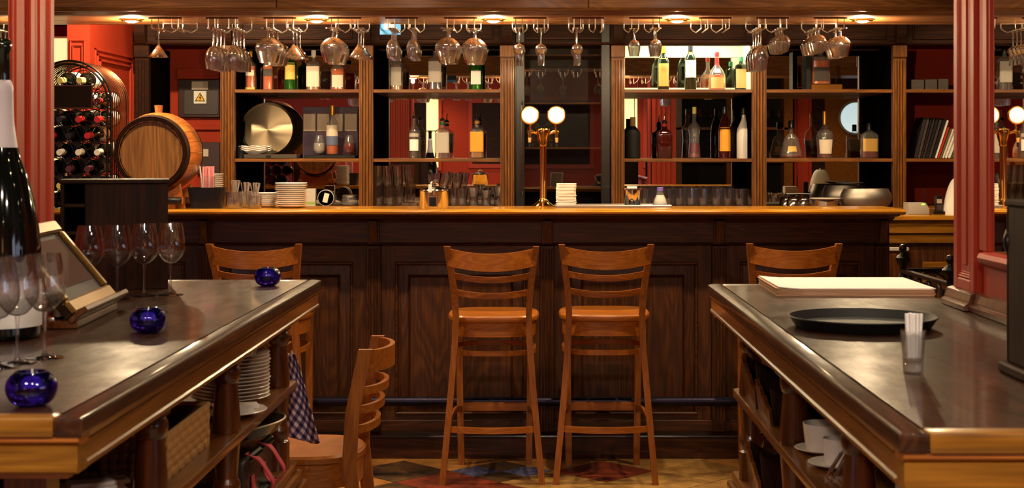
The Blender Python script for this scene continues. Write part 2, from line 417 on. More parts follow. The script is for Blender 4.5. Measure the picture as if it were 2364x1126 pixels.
# ------------------------------------------------------------------ room shell
floor = struct('floor', M().box(-4.6, 4.6, -2.6, 10, -.08, -.004), MT['grout'])
def tilemat(name, c1, c2, sc_=7):
    m, nt, b = newmat(name); L = nt.links.new
    tc = N(nt, 'ShaderNodeTexCoord'); oi = N(nt, 'ShaderNodeObjectInfo'); ad = N(nt, 'ShaderNodeVectorMath', operation='ADD')
    L(tc.outputs['Object'], ad.inputs[0]); L(oi.outputs['Location'], ad.inputs[1])
    nz = N(nt, 'ShaderNodeTexNoise'); nz.inputs['Scale'].default_value = sc_; nz.inputs['Detail'].default_value = 9; nz.inputs['Roughness'].default_value = .7
    L(ad.outputs[0], nz.inputs['Vector'])
    rp = N(nt, 'ShaderNodeValToRGB'); e = rp.color_ramp.elements
    e[0].position = .36; e[0].color = (*s2l(c1), 1); e[1].position = .62; e[1].color = (*s2l(c2), 1)
    L(nz.outputs['Fac'], rp.inputs[0]); L(rp.outputs[0], b.inputs['Base Color'])
    b.inputs['Roughness'].default_value = .42
    bp = N(nt, 'ShaderNodeBump'); bp.inputs['Strength'].default_value = .2; bp.inputs['Distance'].default_value = .003
    L(nz.outputs['Fac'], bp.inputs['Height']); L(bp.outputs[0], b.inputs['Normal'])
    return m
TM = [tilemat('ochre_tile', (118,84,42), (178,136,76)), tilemat('amber_tile', (124,80,38), (180,124,62)), tilemat('oxblood_tile', (66,24,18), (140,60,36)), tilemat('slate_tile', (30,26,26), (96,66,36)), tilemat('blue_tile', (40,42,84), (96,100,140), 30)]
DG = .468
def tile_mesh(h, mat):
    return M().prism([(-h,0),(0,-h),(h,0),(0,h)], -.0045, .001, 'Z', .002).mesh('floor_tile', mat)
full = [tile_mesh(DG/2-.004, m) for m in TM]; small = {2: tile_mesh(DG/4-.003, TM[3]), 4: tile_mesh(DG/4-.003, TM[4])}
fixed = {(0,0): 2, (1,0): 0, (-2,0): 3, (2,0): 1, (-1,1): 2, (0,1): 0, (1,1): 0, (-2,1): 1, (0,-1): 1, (1,-1): 0, (2,1): 0}
for j in range(-3, 9):
    for i in range(-5, 6):
        x = .2906+DG*i-(DG/2 if j % 2 else 0); y = 6.834-j*DG/2
        if abs(x) > 2.2: continue
        if (i, j) == (-1, 0):
            for dx, dy, k in ((-1,0,4),(1,0,4),(0,1,2),(0,-1,2)):
                ob('floor_tile', small[k], floor, (x+dx*DG/4, y+dy*DG/4, 0))
            continue
        k = fixed.get((i, j), random.choice((0,0,0,1,1,2,3)))
        ob('floor_tile', full[k], floor, (x, y, 0))
struct('ceiling', M().box(-4.6, 4.6, -2.6, 10, 2.75, 2.85), MT['plaster'])
wb = struct('wall_bar', M().box(-4.6, 4.6, 9.8, 10, 0, 2.75), MT['redw'])
wr = struct('wall_rear', M().box(-4.6, 4.6, -2.75, -2.6, 0, 2.75), MT['redw'])
for s, nm in ((-1, 'wall_far_left'), (1, 'wall_far_right')):
    struct(nm, M().box(s*4.6, s*4.75, -2.75, 10, 0, 2.75), MT['redw'])

def frame_panel(m, x0, x1, z0, z1, y, out, wdt=.02, step=.008):
    """a raised picture-frame moulding on a wall facing -y (out<0) or +y"""
    d = out
    m.box(x0, x1, y, y+d*step*1.6, z1-wdt, z1, .003); m.box(x0, x1, y, y+d*step*1.6, z0, z0+wdt, .003)
    m.box(x0, x0+wdt, y, y+d*step*1.6, z0+wdt, z1-wdt, .003); m.box(x1-wdt, x1, y, y+d*step*1.6, z0+wdt, z1-wdt, .003)
# the beam over the bar
bm_ = struct('trim_1', M().box(-4.6, 4.6, 6.84, 7.35, 2.11, 2.75), MT['beam'], 'brown pine beam running over the whole bar')
for a, b in ((-4.6, -1.2), (-1.2, .22), (.22, 2.0), (2.0, 4.6)):
    part(bm_, 'face_board', M().box(a+.001, b-.001, 6.80, 6.84, 2.112, 2.75, .003), MT['beam'])
part(bm_, 'bead_moulding', M().prism([(6.80,2.112),(6.792,2.106),(6.80,2.10),(6.825,2.098),(6.84,2.105),(6.84,2.112)], -4.6, 4.6, 'X'), MT['beam'])
part(bm_, 'cove_moulding', M().prism([(6.825,2.098),(6.85,2.09),(6.87,2.085),(6.93,2.085),(6.93,2.12),(6.84,2.12)], -4.6, 4.6, 'X'), MT['beam'])
for a, b in ((6.932, 7.13), (7.134, 7.27), (7.274, 7.35)):
    part(bm_, 'soffit_board', M().box(-4.6, 4.6, a, b, 2.085, 2.11, .003), MT['beam'])

# low end walls with mirrors beside the service tables
def side_wall(s, xf, name, nm):
    o = lambda a: s*a
    wl = struct(name, M().box(s*(xf+.02), s*(xf+.28), 1.9, 4.05, 0, 2.75), MT['red'])
    P = lambda n, m, mat: part(wl, n, m, mat)
    # pilaster at the far end with a recessed panel
    m = M().box(s*(xf+.006), s*(xf+.03), 3.86, 4.05, 1.05, 2.75)
    P('pilaster', m, MT['red'])
    for y0, y1 in ((3.86, 3.895), (4.015, 4.05)):
        P('stile', M().box(s*xf, s*(xf+.008), y0, y1, 1.09, 2.75, .003), MT['red'])
    P('lower_rail', M().box(s*xf, s*(xf+.008), 3.895, 4.015, 1.09, 1.12, .003), MT['red'])
    for k in range(3):
        P('panel_moulding', M().box(s*(xf+.001+.002*k), s*(xf+.009), 3.897+.006*k, 3.903+.006*k, 1.125, 2.75, .002), MT['red'])
        P('panel_moulding', M().box(s*(xf+.001+.002*k), s*(xf+.009), 4.007-.006*k, 4.013-.006*k, 1.125, 2.75, .002), MT['red'])
        P('panel_moulding', M().box(s*(xf+.001+.002*k), s*(xf+.009), 3.9, 4.01, 1.122+.006*k, 1.128+.006*k, .002), MT['red'])
    P('raised_field', M().box(s*(xf+.002), s*(xf+.009), 3.935, 3.975, 1.155, 2.75, .004), MT['red'])
    # mirror frame, sill and pane
    P('mirror_frame', M().box(s*(xf+.008), s*(xf+.03), 3.775, 3.84, 1.2, 2.75, .004), MT['red'])
    P('mirror_frame', M().box(s*(xf+.012), s*(xf+.034), 3.76, 3.777, 1.2, 2.75, .003), MT['red'])
    P('mirror_frame', M().box(s*(xf+.018), s*(xf+.038), 3.745, 3.762, 1.2, 2.75, .003), MT['red'])
    P('mirror_sill', M().prism([(s*(xf+.03),1.16),(s*(xf+.006),1.165),(s*(xf-.006),1.175),(s*(xf-.01),1.187),(s*(xf-.004),1.198),(s*(xf+.03),1.205)], 1.9, 3.80, 'Y'), MT['red'])
    P('mirror_pane', M().box(s*(xf+.018), s*(xf+.022), 2.0, 3.748, 1.2, 2.75), MT['mirror'])
    # end face seen in the back bar mirrors
    for k in range(4):
        P('flute_moulding', M().box(s*(xf+.05+.05*k), s*(xf+.075+.05*k), 4.048, 4.062, .2, 2.7, .005), MT['red'])
    prof = lambda a: [(s*(a+.04),1.046),(s*(a-.03),1.046),(s*(a-.03),1.058),(s*(a-.018),1.064),(s*(a-.018),1.07),(s*(a-.012),1.082),(s*(a-.012),1.088),(s*a,1.092),(s*(a+.04),1.092)]
    b1 = struct('baseboard_'+nm, M().prism(prof(xf), 3.845, 4.07, 'Y', .002), MT['turn'], 'stepped wooden skirting at the foot of the red pilaster')
    part(b1, 'skirting_length', M().prism(prof(xf+.012), 2.0, 3.845, 'Y', .002), MT['turn'])
    return wl
side_wall(1, 1.12, 'wall_right', 'right'); side_wall(-1, 1.316, 'wall_left', 'left')

# the red end column, lit room and door leaf at far left
c = struct('wall_nib', M().box(-2.69, -2.56, 8.5, 9.8, 0, 2.75), MT['red'], 'red painted wall end with moulded panels')
m = M(); frame_panel(m, -2.675, -2.585, .3, 2.1, 8.5, -1, .01); frame_panel(m, -2.66, -2.6, .32, 2.07, 8.5, -1, .008); part(c, 'panel_moulding', m, MT['red'])
m = M()
for a, b_, z in ((8.58, 9.4, 2.06), (8.62, 9.36, 2.03), (8.66, 9.32, 2.0)):
    for (y0, y1, z0, z1) in ((a, b_, z-.015, z), (a, a+.015, .4, z), (b_-.015, b_, .4, z)):
        m.box(-2.56, -2.55+.004*(2.06-z)*20, y0, y1, z0, z1, .002)
part(c, 'panel_moulding', m, MT['red'])
wn = struct('window_1', M().box(-4.6, -2.69, 9.62, 9.8, 2.23, 2.75), MT['redw'], 'warm lit opening with red lintel behind the wine rack')
part(wn, 'lintel', M().box(-4.0, -2.69, 9.58, 9.64, 2.2, 2.27, .004), MT['red'])
part(wn, 'lit_pane', M().box(-3.9, -2.695, 9.7, 9.72, .9, 2.2), MT['lit'])
part(wn, 'glazing_bar', M().box(-3.4, -3.37, 9.66, 9.7, .9, 2.2), MT['red'])

# ------------------------------------------------------------------ bar front
def bar_front():
    t = T('panelled_bar', 'dark panelled wooden bar front with fluted pilasters and footrail', 'bar', (-.45, 7.2, 0))
    P = lambda n, m, mat=MT['front']: part(t, n, m, mat)
    x0, x1 = -2.75, 1.665
    P('carcass', M().box(x0, x1, 7.16, 7.30, 0, 1.14))
    P('plinth', M().box(x0, x1, 7.105, 7.16, 0, .10, .002))
    P('plinth_bead', M().prism([(7.16,.10),(7.10,.10),(7.094,.106),(7.096,.113),(7.11,.118),(7.125,.128),(7.16,.128)], x0, x1, 'X'), MT['front'])
    P('bottom_rail', M().box(x0, x1, 7.128, 7.16, .128, .18, .002))
    P('frieze_board', M().box(x0, x1, 7.125, 7.16, 1.025, 1.135, .002))
    P('frieze_bead', M().prism([(7.16,1.012),(7.122,1.014),(7.114,1.02),(7.122,1.027),(7.16,1.03)], x0, x1, 'X'))
    P('cornice_moulding', M().prism([(7.16,1.13),(7.10,1.132),(7.085,1.14),(7.06,1.146),(7.055,1.152),(7.0,1.156),(6.955,1.162),(6.95,1.168),(7.16,1.168)], x0, x1+.01, 'X'))
    xs = [X(p, 7.12) for p in (473, 863, 1263, 1660)]; xs = [xs[0]-1.63, xs[0]-.815]+xs+[1.63]
    for x in xs:
        hw = .033
        P('pilaster', M().box(x-hw, x+hw, 7.112, 7.16, .128, 1.012, .002), MT['frontv'])
        for k in range(4):
            a = x-hw+.009+.0145*k
            P('reed', M().box(a, a+.0085, 7.104, 7.113, .135, 1.0, .003), MT['frontv'])
        P('corbel', M().prism([(7.125,1.03),(7.095,1.03),(7.09,1.05),(7.085,1.06),(7.078,1.09),(7.065,1.11),(7.065,1.132),(7.125,1.132)], x-.018, x+.018, 'X'), MT['frontv'])
        P('corbel_block', M().box(x-.027, x+.027, 7.112, 7.125, 1.022, 1.132, .002), MT['frontv'])
    for a, b in zip(xs, xs[1:]):
        a += .035; b -= .035
        P('panel_frame', M().box(a, a+.065, 7.135, 7.16, .18, 1.012), MT['frontv'])
        P('panel_frame', M().box(b-.065, b, 7.135, 7.16, .18, 1.012), MT['frontv'])
        P('panel_frame', M().box(a+.065, b-.065, 7.135, 7.16, .935, 1.012))
        P('panel_frame', M().box(a+.065, b-.065, 7.135, 7.16, .18, .205))
        ax, bx, az, bz = a+.065, b-.065, .205, .935
        m = M()
        for (p, q, r, u) in ((ax, bx, bz-.014, bz), (ax, bx, az, az+.014), (ax, ax+.014, az+.014, bz-.014), (bx-.014, bx, az+.014, bz-.014)):
            m.box(p, q, 7.124, 7.15, r, u, .004)
        P('panel_bead', m)
        i, j = .062, .075
        m = M()
        fr = [[(ax+.014, 7.15, az+.014), (bx-.014, 7.15, az+.014), (bx-.014, 7.15, bz-.014), (ax+.014, 7.15, bz-.014)],
              [(ax+i, 7.142, az+i), (bx-i, 7.142, az+i), (bx-i, 7.142, bz-i), (ax+i, 7.142, bz-i)],
              [(ax+j, 7.126, az+j), (bx-j, 7.126, az+j), (bx-j, 7.126, bz-j), (ax+j, 7.126, bz-j)]]
        m.rings([[Vector(p) for p in r] for r in fr], False, True)
        P('raised_panel', m, MT['frontv'])
    return t
bar_front()
TOPZ = 1.193
t = T('bar_countertop', 'long varnished amber wooden bar top with rounded nosing', 'countertop', (-.5, 7.15, 1.168))
nose = [(6.96,1.168),(6.935,1.168),(6.924,1.172),(6.92,1.18),(6.924,1.188),(6.935,1.193),(6.96,1.193)]
part(t, 'nosing', M().prism(nose, -2.75, 1.695, 'X', .003), MT['top'])
for a, b in ((6.9605, 7.10), (7.1005, 7.24), (7.2405, 7.38)):
    part(t, 'plank', M().box(-2.75, 1.69, a, b, 1.168, 1.193, .0015), MT['top'])
t = T('foot_rail', 'dark metal foot rail tube along the foot of the bar', 'foot rail', (-.4, 7.03, .0))
part(t, 'tube', M().tube([(-2.7,7.035,.285),(1.6,7.035,.285)], .0225, 16), plain('foot_rail_metal', (30,24,44), .3, metal=.7, noise=.5, nscale=9))
for x in (-2.5, -1.62, -.78, -.02+.06, .87, 1.55):
    part(t, 'bracket', M().tube([(x,7.13,.285),(x,7.05,.285)], .011, 10).lathe([(.03,0),(.03,.006),(.0,.006)], 16, mat=Matrix.Translation((x,7.126,.285)) @ Matrix.Rotation(PI/2,4,'X')), MT['iron'])

# lower counter to the right of the bar
t = T('side_counter', 'lower amber wooden counter beside the right end of the bar', 'counter', (2.4, 7.9, 0))
part(t, 'top_board', M().box(1.72, 3.4, 7.58, 8.25, 1.112, 1.137, .004), MT['top'])
part(t, 'face_board', M().box(1.73, 3.4, 7.60, 7.63, 1.045, 1.112, .003), MT['tend'])
part(t, 'face_board', M().box(1.73, 3.4, 7.61, 7.63, .995, 1.043, .003), MT['tend'])
part(t, 'carcass', M().box(1.74, 3.4, 7.63, 8.2, 0, 1.11), MT['frontv'])
part(t, 'pilaster', M().box(1.75, 1.86, 7.6, 7.63, 0, .97, .003), MT['turn'])
part(t, 'pilaster_cap', M().box(1.74, 1.875, 7.59, 7.63, .955, .975, .004), MT['labg'])
for k in range(3): part(t, 'reed', M().box(1.765+.03*k, 1.785+.03*k, 7.594, 7.602, 0, .94, .003), MT['turn'])
m = M(); frame_panel(m, 1.95, 2.7, .1, .9, 7.63, -1, .03, .014); part(t, 'panel_moulding', m, MT['tend'])
part(t, 'raised_panel', M().box(2.02, 2.63, 7.62, 7.63, .17, .83, .006), MT['turn'])

# ------------------------------------------------------------------ back bar
BY, MY, UZ, LZ, BCZ = 9.2, 9.74, 1.848, 1.421, 1.124
def back_bar():
    t = T('back_bar', 'tall wooden back bar with fluted uprights, mirrors and open shelves', 'back bar', (0, 9.5, 0))
    P = lambda n, m, mat=MT['pine'], label=None: part(t, n, m, mat, label=label)
    U = [(-2.499,-2.413),(-1.971,-1.885),(-1.117,-1.032),(-.245,-.16),(.44,.52),(1.309,1.395),(2.176,2.256),(2.97,3.05)]
    topz = 2.118
    for k, (a, b) in enumerate(U):
        m = MT['dkpine'] if k == 0 else MT['pine']
        P('upright', M().box(a, b, BY+.012, BY+.06, 0, topz), m)
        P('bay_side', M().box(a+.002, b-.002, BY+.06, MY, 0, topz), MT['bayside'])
        w_ = (b-a); n = 4
        for i in range(n):
            x0 = a+.006+(w_-.012)*i/n
            P('reed', M().box(x0+.002, x0+(w_-.012)/n-.002, BY, BY+.014, .95, 2.03, .004), m)
        P('capital', M().box(a-.004, b+.004, BY-.004, BY+.02, 2.045, topz, .003), m)
        P('frieze_corbel', M().prism([(BY+.03,2.13),(BY-.02,2.13),(BY-.035,2.15),(BY-.05,2.2),(BY-.05,2.3),(BY+.03,2.3)], a+.01, b-.01, 'X'), MT['dkpine'])
    P('frieze_board', M().box(-2.5, 3.05, BY+.02, BY+.06, 2.118, 2.6), MT['dkpine'])
    P('frieze_moulding', M().prism([(BY+.03,2.118),(BY-.006,2.12),(BY-.016,2.128),(BY-.01,2.136),(BY+.03,2.14)], -2.5, 3.05, 'X'), MT['dkpine'])
    for (a, b), (c_, d) in zip(U, U[1:]):
        m = M(); frame_panel(m, b+.04, c_-.04, 2.155, 2.28, BY+.02, -1, .012, .006); P('frieze_panel', m, MT['dkpine'])
    # shelves and mirrors, bay by bay
    for k in (1, 2, 4, 5, 6):
        x0, x1 = U[k][1], U[k+1][0]
        lb = k != 6
        up = P('shelf', M().box(x0, x1, BY+.02, MY-.02 if lb else 9.7, UZ-.021, UZ, .002), MT['pinex'])
        P('shelf', M().box(x0, x1, BY+.02, MY-.02 if lb else 9.7, LZ-.021, LZ, .002), MT['pinex'])
        if lb:
            P('mirror_pane', M().box(x0, x1, MY-.012, MY-.006, 1.05, 2.12), MT['mirror'])
    P('backing', M().box(-1.971, 2.256, MY, 9.79, 0, 2.6), MT['dkpine'])
    # cream lined, lit top compartment
    x0, x1 = U[4][1], U[5][0]
    P('compartment_lining', M().box(x1-.006, x1-.001, BY+.065, MY-.013, UZ, 2.3), MT['cream'])
    P('compartment_lining', M().box(x0+.001, x0+.006, BY+.065, MY-.013, UZ, 2.3), MT['cream'])
    P('compartment_lining', M().box(x0+.006, x1-.006, BY+.065, MY-.013, 2.3, 2.305), MT['cream'])
    P('mirror_rail', M().box(x0+.006, x1-.006, MY-.04, MY-.013, 2.075, 2.3), MT['cream'])
    P('mirror_rail', M().box(x0+.006, x1-.006, MY-.04, MY-.013, UZ, UZ+.03), MT['cream'])
    # back counter
    P('counter_board', M().box(-1.971, U[3][0]+.085, 8.92, MY-.02, BCZ-.03, BCZ, .003), MT['pinex'])
    P('counter_board', M().box(U[4][0], 3.05, 8.92, MY-.02, BCZ-.03, BCZ, .003), MT['pinex'])
    for a, b in ((-1.971, -.16), (.44, 3.05)): P('base_cabinet', M().box(a, b, 9.0, MY, 0, BCZ-.03), MT['dkpine'])
    return U
U = back_bar()
t = T('strip_light', 'fluorescent strip glowing at the top of the lit shelf compartment', 'strip light', (.9, 9.42, 2.27))
part(t, 'housing', M().box(.56, 1.27, 9.38, 9.44, 2.28, 2.3, .003), MT['whitem'])
part(t, 'tube', M().tube([(.58, 9.41, 2.26),(1.25, 9.41, 2.26)], .009, 10), MT['tube'])
al = bpy.data.lights.new('strip_lamp', 'AREA'); al.shape = 'RECTANGLE'; al.size = .66; al.size_y = .02; al.energy = 10; al.color = (.93, 1, .82)
ao = bpy.data.objects.new('strip_lamp', al); COL.objects.link(ao); ao.location = (.915, 9.41, 2.245)

# glass fronted wine cooler between the bays
t = T('wine_cooler', 'black glass-fronted wine cooler between the two shelf blocks', 'wine cooler', (.14, 9.5, 0))
part(t, 'cabinet', M().box(-.155, .435, MY-.03, MY, 0, 2.4).box(-.155, -.135, 9.25, MY, 0, 2.4).box(.415, .435, 9.25, MY, 0, 2.4).box(-.155, .435, 9.25, MY, 0, .12), MT['dark'])
for z in (1.0, 1.23, 1.48, 1.76, 2.06): part(t, 'rack_shelf', M().box(-.13, .41, 9.33, MY-.04, z, z+.012), MT['pinex'])
d = part(t, 'door_frame', M().box(-.15, -.095, 9.2, 9.245, .12, 2.38, .003).box(.375, .43, 9.2, 9.245, .12, 2.38, .003).box(-.15, .43, 9.2, 9.245, .06, .12, .003), MT['dark'])
part(t, 'door_pane', M().box(-.095, .375, 9.215, 9.222, .12, 2.38), MT['pane'])
part(t, 'handle', M().tube([(-.112, 9.2, 1.2),(-.112, 9.175, 1.22),(-.112, 9.175, 1.75),(-.112, 9.2, 1.77)], .006, 8), MT['chrome'])

# ------------------------------------------------------------------ furniture
def se_ring(a, b, n, cx=0, cy=0, seg=40, z=0):
    out = []
    for i in range(seg):
        t = 2*PI*(i+.5)/seg; c_, s_ = math.cos(t), math.sin(t); k = (abs(c_)**n+abs(s_)**n)**(-1/n)
        out.append(Vector((cx+a*c_*k, cy+b*s_*k, z)))
    return out
def curved(m, a, y0, z0, z1, b, dip, th, n=14, flat=False):
    R = []
    for i in range(n+1):
        u = -1+2*i/n; q = 1-u*u; x = a*u; y = y0-b*q; dz = -dip*q
        R.append([Vector((x, y-th/2, z0+dz)), Vector((x, y+th/2, z0+dz)), Vector((x, y+th/2, z1+dz)), Vector((x, y-th/2, z1+dz))])
    m.rings(R); return m
SM = {}
def stool_meshes():
    for s in (-1, 1):
        SM['rear_leg', s] = M().post([(s*.219,-.205,0),(s*.2,-.203,.2),(s*.18,-.198,.42),(s*.164,-.192,.62),(s*.16,-.195,.74),(s*.165,-.213,.83),(s*.178,-.25,.94),(s*.193,-.297,1.05)], .027, .04).mesh('rear_leg', MT['stool'])
        SM['front_leg', s] = M().post([(s*.157,.215,0),(s*.163,.2,.35),(s*.165,.185,.705)], .03, .03).mesh('front_leg', MT['stool'])
        SM['side_stretcher', s] = M().bar([(s*(.157+.035*(v/8)), .2-.39*(v/8), .262+.028*math.sin(PI*v/8)) for v in range(9)], .014, .026, (0,0,1)).mesh('side_stretcher', MT['stool'])
    SM['top_rail'] = curved(M(), .19, -.283, .966, 1.042, .055, .022, .017).mesh('top_rail', MT['stoolx'])
    SM['back_slat', 0] = curved(M(), .173, -.245, .908, .934, .05, .017, .017).mesh('back_slat', MT['stoolx'])
    SM['back_slat', 1] = curved(M(), .163, -.215, .832, .858, .046, .014, .017).mesh('back_slat', MT['stoolx'])
    m = M(); R = []
    for (k, z) in ((.94, .703), (.985, .709), (1, .718), (.99, .729), (.96, .735), (.6, .731), (.02, .727)):
        R.append(se_ring(.205*k, .212*k, 3.4, 0, .022, 44, z))
    SM['seat'] = m.rings(R).mesh('seat', MT['stoolx'])
    SM['apron'] = M().rings([se_ring(.19, .192, 3.2, 0, .015, 44, .642), se_ring(.19, .192, 3.2, 0, .015, 44, .705)]).mesh('apron', MT['stoolx'])
    P_ = se_ring(.185, .198, 3.0, 0, .008, 40, .572)
    m = M(); m.rings([[p*1 + (p-Vector((0,.008,p.z))).normalized()*dx + Vector((0,0,dz)) for p in P_] for dx, dz in ((-.006,-.011),(.006,-.011),(.006,.011),(-.006,.011),(-.006,-.011))], False, False)
    SM['ring_stretcher'] = m.mesh('ring_stretcher', MT['stoolx'])
    SM['rear_stretcher'] = curved(M(), .196, -.203, .23, .256, .045, .0, .016).mesh('rear_stretcher', MT['stoolx'])
    SM['footrest'] = M().box(-.16, .16, .2, .222, .252, .292, .003).mesh('footrest', MT['stoolx'])
stool_meshes()
def stool(px, D, label, sz=1, rz=0):
    t = T('bar_stool', label, 'bar stool', (X(px, D-.2), D, 0), rz, 'ladder-back bar stools along the bar')
    t.scale = (1, 1, sz)
    for k, me in SM.items():
        ob(k if isinstance(k, str) else k[0], me, t)
stool(596, 6.76, 'ladder-back wooden bar stool behind the left service table', 1.01)
stool(1136.5, 6.76, 'ladder-back wooden bar stool, left of the middle pair at the bar', 1.0)
stool(1399, 6.76, 'ladder-back wooden bar stool, right of the middle pair at the bar', 1.008, -.01)
stool(1825, 6.76, 'ladder-back wooden bar stool behind the right service table', 1.012)

def chair():
    t = T('dining_chair', 'bentwood dining chair with curved slats beside the left service table', 'chair', (-.80, 5.08, 0))
    P = lambda n, m, mat: part(t, n, m, mat, w=False)
    for y in (-.185, .185):
        P('rear_leg', M().post([(.235, y, 0), (.195, y, .25), (.175, y, .44), (.185, y, .6), (.228, y, .81)], .045, .026), MT['stool'])
    for y in (-.15, .15):
        P('front_leg', M().lathe([(.013,0),(.019,.3),(.019,.42)], 16, (-.16, y, 0)), MT['stool'])
    def sl(z0, z1, x0, b, n):
        R = []
        for i in range(15):
            u = -1+2*i/14; q = (1-u*u)**.6; y = .185*u; x = x0+b*q
            R.append([Vector((x-.008, y, z0)), Vector((x+.008, y, z0)), Vector((x+.008, y, z1)), Vector((x-.008, y, z1))])
        P(n, M().rings(R), MT['stoolx'])
    sl(.735, .806, .222, .075, 'top_rail'); sl(.66, .686, .205, .072, 'back_slat'); sl(.598, .624, .192, .07, 'back_slat'); sl(.533, .559, .182, .066, 'back_slat')
    R = [se_ring(.205*k, .205*k, 2.5, 0, 0, 44, z) for k, z in ((.95,.428),(1,.436),(1,.452),(.96,.46),(.5,.457),(.02,.455))]
    P('seat', M().rings(R), MT['stoolx'])
    P('apron', M().rings([se_ring(.196, .196, 2.4, 0, 0, 44, .35), se_ring(.196, .196, 2.4, 0, 0, 44, .43)]), MT['stoolx'])
    P('stretcher', M().tube([(-.16,-.15,.2),(.2,-.185,.2)], .009).tube([(-.16,.15,.2),(.2,.185,.2)], .009), MT['stool'])
chair()

# service tables
up_leg = M().lathe([(.036,0),(.037,.004),(.037,.01),(.035,.05),(.031,.1),(.0285,.128),(.031,.131),(.0355,.142),(.037,.153),(.0355,.164),(.031,.172),(.03,.175)], 24)
up_leg.box(-.034, .034, -.034, .034, .174, .226, .002)
up_leg = up_leg.mesh('baluster', MT['turn'])
lo_leg = M().lathe([(.037,0),(.037,.085),(.033,.088),(.03,.092),(.0355,.104),(.037,.114),(.0355,.124),(.03,.134),(.029,.14),(.031,.17),(.036,.23)], 24).mesh('baluster', MT['turn'])
def table(name, label, s, xe, xw, y0, y1, ext):
    t = T(name, label, 'table', (s*(xe+xw)/2, (y0+y1)/2, 0))
    P = lambda n, m, mat: part(t, n, m, mat)
    H = 1.044
    def rect(a, b, c_, d, r=0, corners=()):
        pts = []
        for (cx, cy, i) in ((a, c_, 0), (b, c_, 1), (b, d, 2), (a, d, 3)):
            if i in corners:
                ccx = cx+(r if i in (0, 3) else -r); ccy = cy+(r if i in (0, 1) else -r)
                for q in range(7):
                    an = {0: PI, 1: 1.5*PI, 2: 0, 3: .5*PI}[i]+q*PI/12
                    pts.append((ccx+r*math.cos(an), ccy+r*math.sin(an)))
            else: pts.append((cx, cy))
        return pts
    n = 5; wd = (xw-xe-.045)/n
    for i in range(n):
        a, b = xe+.045+wd*i, xe+.045+wd*(i+1)-.0006
        P('plank', M().box(s*a, s*b, y0+.05, y1-.05, H-.03, H), MT['table'])
    e = xe+.0445
    P('edge_board', M().prism([(s*x, y) for x, y in rect(xe, e, y0, y1, .03, (3,))], H-.03, H, 'Z', .006), MT['table'])
    P('end_board', M().box(s*(e+.0005), s*xw, y0, y0+.0495, H-.03, H, .004, 2), MT['tend'])
    P('end_board', M().box(s*(e+.0005), s*xw, y1-.0495, y1, H-.03, H, .004, 2), MT['table'])
    if ext > xw: P('end_leaf', M().box(s*xw, s*ext, 4.075, y1, H-.03, H, .003), MT['table'])
    # moulded edge below the boards: long side and both ends
    def mould(pr, nm, ml, me_):
        poly = [(xe+a, H-z) for a, z in pr]
        P(nm, M().prism([(s*a, z) for a, z in poly], y0+.06, y1-.01, 'Y'), ml)
        P(nm, M().prism([(y0+a, H-z) for a, z in pr], s*(xe+.002+min(q[0] for q in pr)), s*xw, 'X'), me_)
        P(nm, M().prism([(y1-a, H-z) for a, z in pr], s*(xe+.02), s*ext, 'X'), ml)
    mould([(.006,.03),(.06,.03),(.06,.045),(.016,.045),(.007,.038)], 'cove_moulding', MT['tedge'], MT['stoolx'])
    mould([(.012,.045),(.06,.045),(.06,.088),(.012,.088),(.009,.085),(.009,.079),(.013,.076)], 'apron', MT['tedge'], MT['tend'])
    mould([(.03,.088),(.06,.088),(.06,.1),(.034,.1)], 'apron_bead', MT['tedge'], MT['stoolx'])
    lx = xe+.115
    ys = [y1-.17, y1-.93, y1-1.69, y0+.11]
    for y in ys:
        for x in (lx, xw-.08):
            ob('baluster', up_leg, t, (s*x-t.location.x, y-t.location.y, .725)); ob('baluster', lo_leg, t, (s*x-t.location.x, y-t.location.y, .47))
    P('shelf', M().prism([(s*x, y) for x, y in rect(xe+.075, xw, y0+.05, y1-.04, .015, (3,))], .70, .725, 'Z', .005), MT['tedge'])
    for k, (i, za, zb) in enumerate(((.072,.44,.47), (.058,.405,.44), (.044,.36,.405), (.06,.0,.36))):
        P('plinth_moulding' if k < 3 else 'plinth', M().box(s*(xe+i), s*xw, y0+i-.03, y1-i+.03, za, zb, .008 if k < 3 else 0, 3), MT['tedge'])
    return t
tl = table('service_table', 'high wooden service table on the left with blue candle bowls', -1, .7035, 1.316, 2.296, 4.83, 1.53)
tr = table('service_table', 'high wooden service table on the right with stacked menus', 1, .521, 1.12, 2.17, 4.67, 1.12)
TZ = 1.044

# ------------------------------------------------------------------ hanging racks and stemware
RZ = 2.035          # rail height
def wire_path(x, dx, y0=6.965, y1=7.235):
    return [(x, y0, BEAMZ-.006), (x, y0, RZ+.006), (x, y0+.006, RZ), (x, y1-.02, RZ), (x+dx*.6, y1, RZ+.010), (x+dx, y1+.018, RZ+.022), (x+dx, y1+.022, RZ+.03), (x+dx, y1+.022, BEAMZ-.002)]
RACKS = [(358,405),(489,536),(623,669),(773,819),(904,951),(1040,1087),(1198,1249),(1333,1382),(1466,1515),(1627,1676),(1759,1808),(1893,1941)]
SLOT = []
for i, (a, b) in enumerate(RACKS):
    xa, xb = X(a, 6.965), X(b, 6.965); xc = (xa+xb)/2
    t = T('glass_hanger', 'chrome wire glass hanger under the beam, %s from the left' % ORD[i], 'glass hanger', (xc, 7.1, BEAMZ), group='glass hangers under the beam')
    part(t, 'front_bar', M().box(xc-.078, xc+.078, 6.959, 6.971, BEAMZ-.006, BEAMZ, .001), MT['bronze'])
    part(t, 'rear_bar', M().box(xc-.082, xc+.082, 7.251, 7.263, BEAMZ-.006, BEAMZ, .001), MT['chrome'])
    for x in (xa, xb):
        for s in (-1, 1):
            part(t, 'rail', M().tube(wire_path(x+s*.0155, s*.02), .0027, 6), MT['wire'])
    SLOT += [xa, xb]

